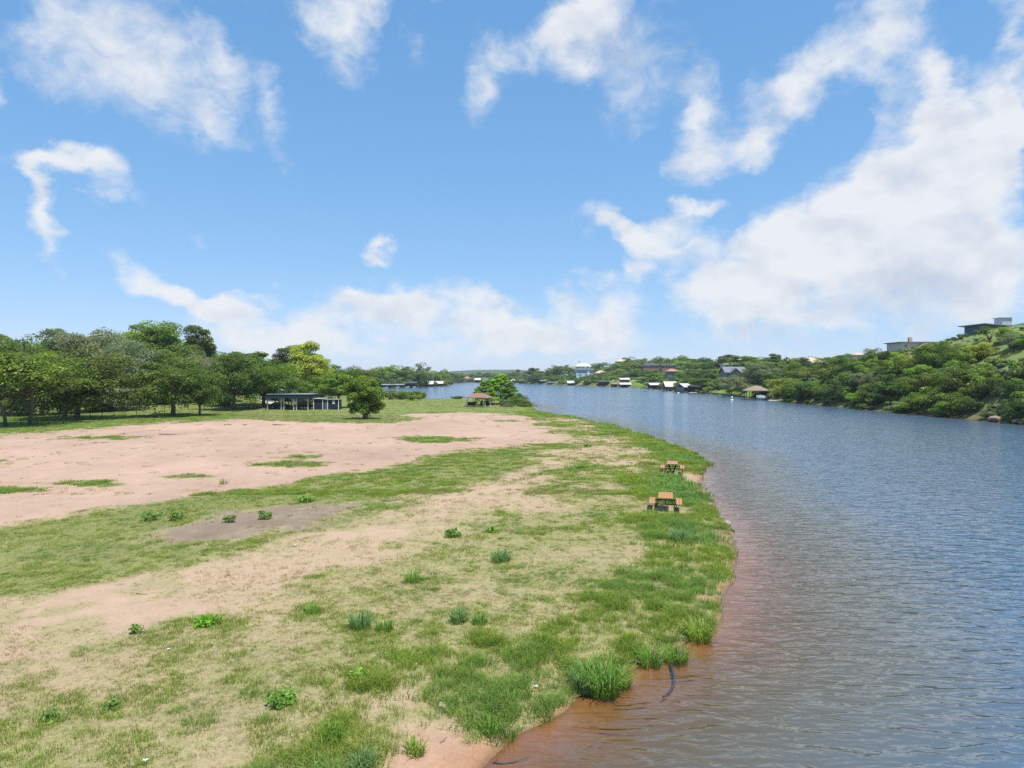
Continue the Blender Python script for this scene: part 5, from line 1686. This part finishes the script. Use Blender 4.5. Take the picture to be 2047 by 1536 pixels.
# grey slatted platform on short legs
q = at(506, 819.5, .4)
o = thing('platform', 'low grey slatted platform on short legs left of the carport', 'platform', (q[0], q[1], gz(q[0], q[1])), .12)
for i in range(8):
    MB().box((0, -.7 + i * .2, .62), (3.6, .17, .06)).link('slat', W['greywood'], o)
for i in range(7):
    for s in (-1, 1):
        MB().box((-1.65 + i * .55, s * .62, .28), (.09, .09, .62)).link('leg', W['darkwood'], o)
# rubble wall on the slope
g = np.random.default_rng(5)
mb = MB()
for i in range(70):
    px = g.uniform(404, 462)
    Yr = 158 - (px - 404) * .10
    s = g.uniform(.25, .6)
    x = wx(px, Yr)
    mb.box((x, Yr + g.uniform(-.5, .5), gz(x, Yr) + g.uniform(0, .55)), (s * 1.4, s, s * .7), g.uniform(0, 3), (g.uniform(-.3, .3), g.uniform(-.3, .3)))
tag(mb.link('rubble_wall', W['stone']), 'low rubble stone wall on the grass left of the drive', 'wall')
# wire fence
fp = [(10, 853), (42, 852), (74, 850), (96, 850), (127, 847.5), (154, 841.5), (180, 836.5), (204, 835), (228, 834), (250, 830.5), (273, 828.5), (310, 826.5), (329, 826), (346, 826), (362, 822.8), (377, 822.5)]
fpw = [at(a, b, .4) for a, b in fp]
o = thing('wire_fence', 'thin wire fence on dark posts along the grass edge under the left grove', 'fence', (fpw[0][0], fpw[0][1], 0))
g = np.random.default_rng(8)
tops = []
for q in fpw:
    z = gz(q[0], q[1])
    lx, ly = q[0] - fpw[0][0], q[1] - fpw[0][1]
    h_ = 1.02 + g.uniform(-.1, .12)
    MB().tube([(lx, ly, z - .3), (lx + g.normal(0, .03), ly, z + h_)], .055, 6).link('post', W['darkwood'], o)
    tops.append((lx, ly, z))
for hh in (.45, .9):
    mb = MB()
    for a_, b_ in zip(tops[:-1], tops[1:]):
        mb.bar((a_[0], a_[1], a_[2] + hh), (b_[0], b_[1], b_[2] + hh), .014)
    mb.link('wire', W['grey_metal'], o)

# --- shelter on the point
Yp = 160.5
xp = wx(957.5, Yp)
o = thing('picnic_shelter', 'open picnic shelter with terracotta hipped roof on the grassy point', 'pavilion', (xp, Yp, gz(xp, Yp)), -.42)
tops = [(x, y) for x in (-2.3, 0, 2.3) for y in (-1.45, 1.45)]
for x, y in tops:
    MB().box((x, y, 1.05), (.13, .13, 2.4)).link('post', W['cream'], o)
roof_mb('hip', 4.9, 3.3, 2.25, 3.3, .35, .14).link('roof', W['terracotta'], o)
MB().box((0, -1.45, 2.16), (4.8, .1, .16)).box((0, 1.45, 2.16), (4.8, .1, .16)).link('beam', W['brownwood'], o)
rg = MB()
rg.bar((-.9, 0, 3.32), (.9, 0, 3.32), .12, .08)
rg.link('ridge_cap', W['tan_tile'], o)


def seat(name, label, lx, ly, rz, w, m, cat, back=.85, group=None):
    c_, s_ = math.cos(-.42), math.sin(-.42)
    x, y = xp + lx * c_ - ly * s_, Yp + lx * s_ + ly * c_
    o = thing(name, label, cat, (x, y, gz(x, y)), rz, group)
    MB().box((0, 0, .40), (w, .62, .16)).link('seat', m, o)
    MB().box((0, .29, .40 + back / 2), (w, .1, back - .1), 0, (-.18, 0)).link('backrest', m, o)
    for s in (-1, 1):
        MB().box((s * (w / 2 - .04), 0, .52), (.08, .6, .09)).link('armrest', m, o)
        for r in (-1, 1):
            MB().box((s * (w / 2 - .06), r * .26, .16), (.07, .07, .34)).link('leg', m, o)
    return o


seat('outdoor_sofa', 'low black outdoor sofa under the left side of the shelter', -1.5, -1.0, .3, 1.9, W['black'], 'sofa')
seat('outdoor_armchair', 'black outdoor armchair in the middle of the shelter', .7, -.6, -.9, .85, W['black'], 'chair', 1.0)
seat('outdoor_armchair', 'black outdoor armchair at the back of the shelter', 1.5, .7, 2.6, .85, W['black'], 'chair', 1.0)
seat('deck_chair', 'white folding deck chair beside the left shelter post', -3.2, -.9, -1.2, .6, W['white'], 'chair', 1.1)
c_, s_ = math.cos(-.42), math.sin(-.42)
for lx, ly, lab in ((-.75, -.1, 'tall black smoker grill left of the middle post of the shelter'), (1.75, 1.1, 'tall black smoker grill at the right back of the shelter')):
    x, y = xp + lx * c_ - ly * s_, Yp + lx * s_ + ly * c_
    q = thing('smoker_grill', lab, 'grill', (x, y, gz(x, y)))
    MB().tube([(0, 0, .35), (0, 0, .45), (0, 0, 1.3), (0, 0, 1.5)], [.2, .36, .36, .12], 12).link('barrel', W['black'], q, True)
    MB().tube([(0, 0, 1.45), (0, 0, 2.0)], .09, 8).link('flue', W['black'], q)
    for k in range(3):
        MB().bar((.25 * math.cos(k * 2.1), .25 * math.sin(k * 2.1), 0), (.2 * math.cos(k * 2.1), .2 * math.sin(k * 2.1), .5), .05).link('leg', W['black'], q)
q = (wx(988, 173), 173)
o = thing('deck', 'low reddish wooden deck beside the cypress trunks', 'deck', (q[0], q[1], gz(*q)), -.1)
for i in range(7):
    MB().box((0, -1.2 + i * .4, .42), (2.6, .37, .07)).link('plank', W['brown_roof'], o)
MB().box((0, -1.42, .2), (2.6, .06, .42)).box((0, 1.42, .2), (2.6, .06, .42)).link('skirt', W['darkwood'], o)
for s in (-1.1, 1.1):
    for r in (-1.1, 1.1):
        MB().box((s, r, .15), (.12, .12, .46)).link('leg', W['darkwood'], o)

# ------------------------------------------------------------------ picnic tables
orange_wood = mat('orange_stained_wood', (.39, .195, .08), .6, .16, 6.0, bump=.15)
pinkish_wood = mat('faded_red_wood', (.40, .19, .13), .6, .16, 6.0, bump=.15)


def picnic_table(px, py, rz, label, wood, vleg):
    q = at(px, py, .40)
    z = gz(q[0], q[1])
    o = thing('picnic_table', label, 'picnic table', (q[0], q[1], z), rz, 'picnic tables by the water')
    L = 1.85
    for i in range(5):
        MB().box((-.30 + i * .15, 0, .745), (.138, L, .04)).link('plank', wood, o)
    for s in (-1, 1):
        for i in range(2):
            MB().box((s * (.62 + i * .15), 0, .445), (.138, L, .04)).link('seat_plank', wood, o)
    for e in (-1, 1):
        y = e * (L / 2 - .28)
        f_ = MB()
        if vleg:
            for s in (-1, 1):
                f_.bar((s * .30, y, .72), (s * .06, y, .02), .055)
            f_.bar((-.3, y, .70), (.3, y, .70), .05)
            f_.bar((-.1, y, .03), (.1, y, .03), .06)
        else:
            for s in (-1, 1):
                f_.bar((s * .27, y, .72), (s * .60, y, 0), .045)
            f_.bar((-.3, y, .70), (.3, y, .70), .05)
        f_.link('leg', W['black'], o)
        b_ = MB()
        b_.bar((-.78, y, .40), (.78, y, .40), .05)
        if vleg:
            for s in (-1, 1):
                b_.bar((s * .70, y, .40), (s * .74, y, .0), .05)
        b_.link('seat_support', W['black'], o)
    c = MB()
    for s in (-1, 1):
        c.bar((0, s * (L / 2 - .3), .40), (0, s * .18, .70), .035)
    c.link('brace', W['black'], o)
    return o


picnic_table(1330.5, 1016.5, -.23, 'orange wooden picnic table with black frame, nearer to the camera', orange_wood, False)
picnic_table(1344, 943.0, -.23, 'faded reddish picnic table with black centre legs, farther along the bank', pinkish_wood, True)

# ------------------------------------------------------------------ single plants, stones and driftwood on the near shore
cmat, t = new_mat('clump_blade')
oi = N(t, 'ShaderNodeObjectInfo')
lv = N(t, 'ShaderNodeAttribute', attribute_name='leafvar')
lc = VM(t, 'SCALE', oi.outputs['Color'], scale=M(t, 'MULTIPLY_ADD', lv.outputs['Fac'], .9, .55))
df = N(t, 'ShaderNodeBsdfPrincipled', {'Base Color': lc, 'Roughness': .5, 'Specular IOR Level': .3})
tr = N(t, 'ShaderNodeBsdfTranslucent', {'Color': VM(t, 'MULTIPLY', lc, (1.2, 1.25, .7))})
N(t, 'ShaderNodeOutputMaterial', {0: N(t, 'ShaderNodeMixShader', {0: .45, 1: df, 2: tr})})


def clump(px, py, r, h, green, label, blades=150, lean=.75, w=.017, name='grass_clump', cat='grass clump', z=.38, group=None):
    q = at(px, py, z)
    r, h = r * .8, h * .85
    g = np.random.default_rng(int(px * 7 + py))
    V, Fq, var = [], [], []
    for i in range(blades):
        a, rr = g.random() * 6.283, r * math.sqrt(g.random()) * .75
        bx, by = rr * math.cos(a), rr * math.sin(a)
        hh = h * (.45 + .65 * g.random()) * (1 - .35 * (rr / r) ** 2)
        la = a + g.normal(0, .6)
        ln = lean * hh * (.25 + .9 * g.random()) * (.4 + rr / r)
        fa = la + 1.57 + g.normal(0, .5)
        sx, sy = math.cos(fa) * w / 2, math.sin(fa) * w / 2
        dx, dy = math.cos(la) * ln, math.sin(la) * ln
        k = len(V)
        V += [(bx - sx, by - sy, -.04), (bx + sx, by + sy, -.04), (bx + dx * .3 + sx, by + dy * .3 + sy, hh * .55), (bx + dx * .3 - sx, by + dy * .3 - sy, hh * .55),
              (bx + dx * .7 + sx * .7, by + dy * .7 + sy * .7, hh * .9), (bx + dx * .7 - sx * .7, by + dy * .7 - sy * .7, hh * .9), (bx + dx * 1.1, by + dy * 1.1, hh * (1 - .2 * lean))]
        Fq += [(k, k + 1, k + 2, k + 3), (k + 3, k + 2, k + 4, k + 5), (k + 5, k + 4, k + 6)]
        var += [g.random()] * 3
    me = mesh_np(name, V, Fq, cmat)
    a = me.attributes.new('leafvar', 'FLOAT', 'FACE')
    a.data.foreach_set('value', np.array(var, np.float32))
    o = link(name, me, None, (q[0], q[1], gz(q[0], q[1])))
    o.color = (*green, 1)
    return tag(o, label, cat, group)


def weed(px, py, r, h, green, label, n=26, leaf=.11, z=.38):
    q = at(px, py, z)
    r, h, leaf = r * .72, h * .72, leaf * .85
    g = np.random.default_rng(int(px * 3 + py))
    c_, st = [], MB()
    for i in range(n):
        a, rr = g.random() * 6.283, r * math.sqrt(g.random())
        p_ = (rr * math.cos(a), rr * math.sin(a), h * (.25 + .7 * g.random()) * (1 - .4 * rr / r))
        c_.append((*p_, .07 + .05 * g.random()))
        if i % 2 == 0:
            st.tube([(rr * .2 * math.cos(a), rr * .2 * math.sin(a), -.03), (rr * .6 * math.cos(a), rr * .6 * math.sin(a), p_[2] * .6), p_], [.012, .009, .005], 4, False)
    V, Fq, var = leaf_cloud(g, np.array(c_), 9, leaf)
    o = thing('leafy_weed', label, 'weed', (q[0], q[1], gz(q[0], q[1])))
    l_ = link('foliage', crown_mesh('foliage', V, Fq, var), o)
    l_.color = (*[c__ * 1.5 for c__ in green], 1)
    st.link('stem', bark, o)
    return o


B1, B2, B3, B4 = (.21, .34, .13), (.21, .35, .07), (.29, .39, .07), (.22, .29, .07)
clump(1205, 1352, .62, 1.0, B2, 'largest tall grass clump overhanging the water at the lower bank', 420, .8, .02)
clump(1172, 1348, .5, .7, B1, 'bluish grass clump just left of the largest waterside clump', 260)
clump(1240, 1338, .4, .6, B3, 'yellowish drooping grass clump right of the largest waterside clump', 220, 1.0)
clump(1398, 1252, .5, .75, B3, 'pale arching grass clump at the bend of the bank below the beach strip', 260, .9)
clump(1350, 1290, .5, .55, B2, 'rounded grass clump hanging over the wet bank edge', 260, .9)
clump(1300, 1300, .45, .6, B2, 'upright grass clump left of the rounded bank clump', 200)
clump(725, 1528, .30, .42, B1, 'bluish green grass clump at the bottom edge of the photo', 220)
clump(665, 1478, .28, .4, (.15, .30, .035), 'vivid green grass clump left of the bluish bottom clump', 170)
clump(918, 1243, .34, .5, B1, 'bluish spiky grass clump in the centre foreground', 200)
clump(720, 1258, .45, .62, B1, 'wide bluish grass clump left of centre foreground', 230)
clump(768, 1262, .4, .38, B2, 'low green grass clump beside the wide bluish one', 160)
clump(960, 1246, .35, .42, B2, 'green grass clump right of the bluish spiky one', 150)
clump(1002, 1122, .6, .55, B1, 'silvery grass clump in the middle of the shore grass', 260)
clump(1360, 1078, .55, .62, (.17, .28, .15), 'pale silvery grass clump below the nearer picnic table', 240)
clump(826, 1163, .5, .5, B2, 'dark tipped grass clump on the sandy strip', 170)
clump(830, 1490, .25, .4, B3, 'thin yellow green grass clump near the wet sand', 120)
clump(625, 1225, .4, .35, B2, 'flat green grass clump beside the pale sandy strip', 130)
clump(980, 1436, .35, .40, B2, 'grass clump above the wet sand at the bottom', 170)
for px, py, lab in ((580, 935, 'tallest weed spike clump on the bare pink sand'), (448, 968, 'small pale tuft on the pink sand right of two others')):
    clump(px, py, .5, .55, B4, lab, 60)
weed(415, 1252, .42, .40, (.13, .27, .018), 'bright green leafy weed at the edge of the sandy strip', 40)
weed(905, 1074, .55, .45, (.085, .16, .025), 'dark green leafy weed in the middle of the sandy strip', 40, .14)
weed(273, 1268, .16, .38, (.13, .20, .04), 'small upright weed left of the bright green leafy one', 12)
weed(984, 1066, .3, .4, (.14, .24, .04), 'small bright weed right of the dark leafy one', 16, .13)
weed(530, 1038, .42, .75, (.12, .19, .045), 'tall round weed on the right of the grey dirt patch', 30, .15)
weed(460, 1045, .42, .6, (.15, .20, .07), 'pale round weed in the middle of the grey dirt patch', 26, .15)
weed(352, 1042, .42, .8, (.13, .20, .05), 'tall pale weed on the left of the grey dirt patch', 28, .15)
weed(300, 1042, .6, .7, (.13, .21, .05), 'broad weed at the left end of the grey dirt patch', 30, .15)
weed(613, 1003, .55, .6, (.12, .23, .03), 'bright round weed at the top of the grey dirt patch', 30, .15)
weed(716, 1358, .26, .36, (.15, .25, .035), 'leafy weed with dark base in the lower centre', 22)
weed(565, 1408, .36, .42, (.12, .22, .035), 'wide dark leafed weed in the lower left centre', 34)
weed(100, 1440, .2, .3, (.15, .23, .06), 'little pale weed in the lower left foreground', 12)
weed(224, 1416, .22, .28, (.13, .2, .05), 'low weed right of the little pale foreground weed', 14)
weed(1163, 938, .5, .55, (.11, .21, .03), 'round green weed left of the far picnic table', 26, .15)
weed(1175, 895, .6, .5, (.10, .2, .045), 'low leafy weed on the bank beyond the picnic tables', 26, .15)

rock_mat = mat('pale_stone', (.36, .31, .25), .9, .25, 9.0, bump=.5)
pink_rock = mat('pink_granite', (.25, .18, .145), .85, .3, 1.5, bump=.6)
driftwood = mat('driftwood', (.24, .19, .15), .9, .35, 7.0, bump=.6)
wetwood = mat('wet_wood', (.055, .05, .055), .45, .35, 7.0, bump=.5)


def rock(x, y, sx, sy, sz, label, m, seed, name='stone', cat='stone', z=None, group=None, faces=2):
    g = np.random.default_rng(seed)
    import bmesh
    bm_ = bmesh.new()
    bmesh.ops.create_icosphere(bm_, subdivisions=faces, radius=1)
    cuts = [(Vector(g.normal(size=3)).normalized(), .55 + .3 * g.random()) for _ in range(9)]
    for v in bm_.verts:
        for n_, h_ in cuts:
            e = v.co.dot(n_) - h_
            if e > 0:
                v.co -= n_ * e
        v.co = Vector((v.co.x * sx, v.co.y * sy, v.co.z * sz)) * (1 + g.normal(0, .02))
    me = bpy.data.meshes.new(name)
    bm_.to_mesh(me)
    bm_.free()
    me.materials.append(m)
    o = link(name, me, None, (x, y, (gz(x, y) if z is None else z) + sz * .3), g.random() * 6.28)
    return tag(o, label, cat, group)


q = at(885, 1402); rock(q[0], q[1], .14, .10, .08, 'pale flat stone lying in the lower foreground grass', rock_mat, 1)
q = at(1450, 1048, .05); rock(q[0], q[1], .32, .2, .2, 'whitish stone at the water edge below the nearer picnic table', rock_mat, 2)
q = at(1452, 1056, .05); rock(q[0] + .15, q[1] - .4, .16, .12, .09, 'dark small stone beside the whitish waterside stone', mat('dark_stone', (.09, .08, .075), .8, .3, 6), 3)
q = at(590, 1094); rock(q[0], q[1], .16, .1, .07, 'small white stone on the sandy strip', rock_mat, 4)


def stick(name, label, pts, rad, m, cat, z=.05):
    w_ = [at(a, b, z) for a, b in pts]
    c = w_[0]
    P_ = [(q_[0] - c[0], q_[1] - c[1], (max(gz(q_[0], q_[1]), -.03) + dz) - 0.0) for q_, dz in zip(w_, [rad * .6 + (.02 if i % 2 else 0) for i in range(len(w_))])]
    n_ = len(P_)
    mb = MB().tube(P_, [rad * (1 - .65 * i / (n_ - 1)) for i in range(n_)], 7)
    return mb, (c[0], c[1], 0)


for lab, pts, rad, m, nm, forks in (
        ('grey curved driftwood branch in the grass above the bank', [(1303, 1195), (1316, 1190), (1332, 1188), (1346, 1182)], .045, driftwood, 'driftwood_branch', [(1332, 1188), (1338, 1192)]),
        ('brown driftwood log resting on the wet bank right of the tall clump', [(1252, 1328), (1268, 1324), (1282, 1325), (1292, 1330)], .05, driftwood, 'driftwood_log', None),
        ('dark curved branch lying in the shallow water', [(1340, 1326), (1346, 1342), (1348, 1356), (1345, 1370), (1338, 1380), (1325, 1390)], .05, wetwood, 'sunken_branch', [(1345, 1332), (1341, 1345)]),
        ('dark forked twig in the shallows at the bottom of the photo', [(985, 1520), (1005, 1521), (1025, 1517), (1058, 1508)], .016, wetwood, 'twig', [(985, 1520), (996, 1514)]),
        ('bare twig on the wet sand left of the bottom shallows', [(880, 1500), (888, 1496), (893, 1488)], .014, driftwood, 'twig', None),
        ('knotted root stump on the wet sand under the grass edge', [(936, 1446), (948, 1440), (960, 1443)], .05, driftwood, 'root', [(948, 1440), (955, 1434)]),
        ('thin pale stick lying on the sandy strip', [(272, 1210), (284, 1212), (294, 1211)], .014, driftwood, 'twig', None),
        ('long dark twig lying on the far sand right of the grass islet', [(318, 874), (345, 876), (372, 874)], .05, wetwood, 'twig', None),
        ('dark twig pair on the far sand left of the grass islet', [(115, 881), (130, 879), (142, 880)], .06, wetwood, 'twig', None),
        ('short dark driftwood piece at the left of the sand debris line', [(448, 855), (458, 854), (464, 855)], .07, wetwood, 'driftwood_log', None),
        ('second dark driftwood piece along the sand debris line', [(486, 855), (494, 854)], .07, wetwood, 'driftwood_log', None),
        ('long thin dark driftwood at the right of the sand debris line', [(545, 855), (562, 856), (580, 855)], .06, wetwood, 'driftwood_log', None),
        ('dead stick in the grass above the driftwood branch', [(1360, 1148), (1372, 1144), (1384, 1150)], .04, driftwood, 'twig', None)):
    mb, c = stick(nm, lab, pts, rad, m, 'branch')
    if forks:
        f_, c2 = stick(nm, lab, forks, rad * .5, m, 'branch')
        mb.raw([(v[0] + c2[0] - c[0], v[1] + c2[1] - c[1], v[2]) for v in f_.v], f_.f)
    tag(mb.link(nm, m, None, True, c), lab, 'driftwood')
litter = mat('white_litter', (.52, .54, .56), .6, .08, 3)
for px, py, lab in ((1070, 1358, 'crumpled white litter in the grass near the tall waterside clump'), (928, 1366, 'small white paper scrap left of the crumpled litter'),
                    (290, 1524, 'white and blue scrap at the bottom left of the photo'), (338, 1303, 'white scrap below the bright green leafy weed')):
    q = at(px, py)
    g = np.random.default_rng(px)
    n_ = 4
    v = [(i * .03 - .045 + g.normal(0, .006), j * .02 - .03 + g.normal(0, .006), .03 + g.random() * .04) for i in range(n_) for j in range(n_)]
    f = [(i * n_ + j, i * n_ + j + 1, (i + 1) * n_ + j + 1, (i + 1) * n_ + j) for i in range(n_ - 1) for j in range(n_ - 1)]
    tag(MB().raw(v, f).link('litter', litter, None, False, (q[0], q[1], gz(q[0], q[1]))), lab, 'litter')

# boulders and prickly pear on the right bank
for i, (px, py, s, lab) in enumerate(((1990, 838, 2.0, 'large pinkish boulder at the right edge waterline'), (2010, 845, 1.3, 'low pinkish rock slab beside the large waterline boulder'), (2034, 842, 1.7, 'grey pink boulder nearest the right edge of the photo'),
                                      (2042, 850, 1.0, 'smallest rock at the right edge waterline'), (1842, 832, .9, 'pale flat rock at the waterline under the bright shrub'), (1904, 838, .8, 'dark grey rock in shade at the waterline'),
                                      (1846, 790, 1.1, 'upper pale rock in the scree patch'), (1858, 800, 1.0, 'middle pale rock in the scree patch'), (1850, 812, 1.2, 'lower pale rock in the scree patch'),
                                      (1864, 786, .9, 'reddish rock at the top of the scree patch'), (2012, 778, 1.6, 'reddish rock outcrop in the dark brush near the right edge'), (1775, 820, .7, 'small grey rock at the waterline left of the scree'))):
    Yr = shore_Y(px, 80) + {0: .2, 1: -.8, 2: .4, 3: -.9, 4: 0, 5: 0, 6: 5, 7: 4, 8: 2.5, 9: 6, 10: 7, 11: 0}[i]
    s *= .62
    rock(wx(px, Yr), Yr, s, s * .8, s * .6, lab, pink_rock, 30 + i, 'boulder', 'rock', group='rocks along the right bank')
pad_mat = mat('cactus_pad', (.17, .24, .17), .6, .15, 2.0)
for i, (px, dY, s, lab) in enumerate(((1816, 7, 1.5, 'larger blue grey prickly pear cactus left of the scree patch'), (1806, 3, 1.1, 'smaller prickly pear cactus by the waterline left of the scree'),
                                      (2010, 26, 1.6, 'prickly pear cactus on the grassy slope near the right edge'))):
    Yr = shore_Y(px, 80) + dY
    g = np.random.default_rng(60 + i)
    x = wx(px, Yr)
    o = thing('prickly_pear', lab, 'cactus', (x, Yr, gz(x, Yr)), 0, 'prickly pears on the right bank')
    for k in range(34):
        a, rr = g.random() * 6.28, s * math.sqrt(g.random())
        c = Vector((rr * math.cos(a), rr * math.sin(a), .2 + (1.3 * s * .6) * g.random() * (1 - rr / s * .5)))
        mrot = Matrix.Rotation(g.random() * 3.14, 3, 'Z') @ Matrix.Rotation(g.normal(0, .45), 3, 'Y')
        ring = [(math.cos(t_) * .20, math.sin(t_) * .27) for t_ in np.linspace(0, 6.283, 9)[:-1]]
        v = [c + mrot @ Vector((u_ , s_ * .03, w_)) for s_ in (-1, 1) for u_, w_ in ring]
        f = [tuple(range(7, -1, -1)), tuple(range(8, 16))] + [(q_, (q_ + 1) % 8, (q_ + 1) % 8 + 8, q_ + 8) for q_ in range(8)]
        MB().raw(v, f).link('pad', pad_mat, o)
# reeds standing in the lake and along the far lawn edge
for px, Yr, r, h, lab in ((797, 300, 2.6, 1.5, 'yellow green reed island in the lake left of the far boathouses'), (838, 230, 1.4, 1.2, 'brownish reeds at the far lawn edge beside the spiky plant'),
                          (1050, 163, 1.6, 1.6, 'pale dry reeds at the tip of the grassy point'), (1016, 160, 1.4, 1.3, 'grey green reeds in front of the cypress trunks')):
    g = np.random.default_rng(int(px))
    V, Fq, var = [], [], []
    for i in range(420):
        a, rr = g.random() * 6.283, math.sqrt(g.random())
        bx, by = rr * r * math.cos(a), rr * r * .6 * math.sin(a)
        hh, fa, w = h * (.5 + .5 * g.random()) * (1 - .4 * rr), g.random() * 6.28, .05
        k = len(V)
        lx, ly = g.normal(0, .18), g.normal(0, .18)
        V += [(bx - w * math.cos(fa), by - w * math.sin(fa), -.3), (bx + w * math.cos(fa), by + w * math.sin(fa), -.3), (bx + lx, by + ly, hh)]
        Fq.append((k, k + 1, k + 2))
        var.append(g.random())
    me = mesh_np('reeds', V, Fq, cmat)
    a = me.attributes.new('leafvar', 'FLOAT', 'FACE')
    a.data.foreach_set('value', np.array(var, np.float32))
    x = wx(px, Yr)
    o = link('reed_bed', me, None, (x, Yr, max(0, gz(x, Yr))))
    o.color = (.27, .27, .085, 1)
    tag(o, lab, 'reeds')

# ------------------------------------------------------------------ air: the far hills fade to blue
hm, t = new_mat('haze')
pv = N(t, 'ShaderNodeVolumePrincipled', {'Color': (.80, .88, 1.0, 1), 'Density': .00012, 'Anisotropy': .0})
t.nodes.new('ShaderNodeOutputMaterial')
om = [n for n in t.nodes if n.bl_idname == 'ShaderNodeOutputMaterial'][0]
t.links.new(pv.outputs[0], om.inputs['Volume'])
zt = float(max(np.max(gzz) + 14, 40))
hz = MB().box((0, 4000, (zt - 4.0) / 2), (60000, 12000, zt + 4.0)).link('haze', hm)
tag(hz, kind='stuff')
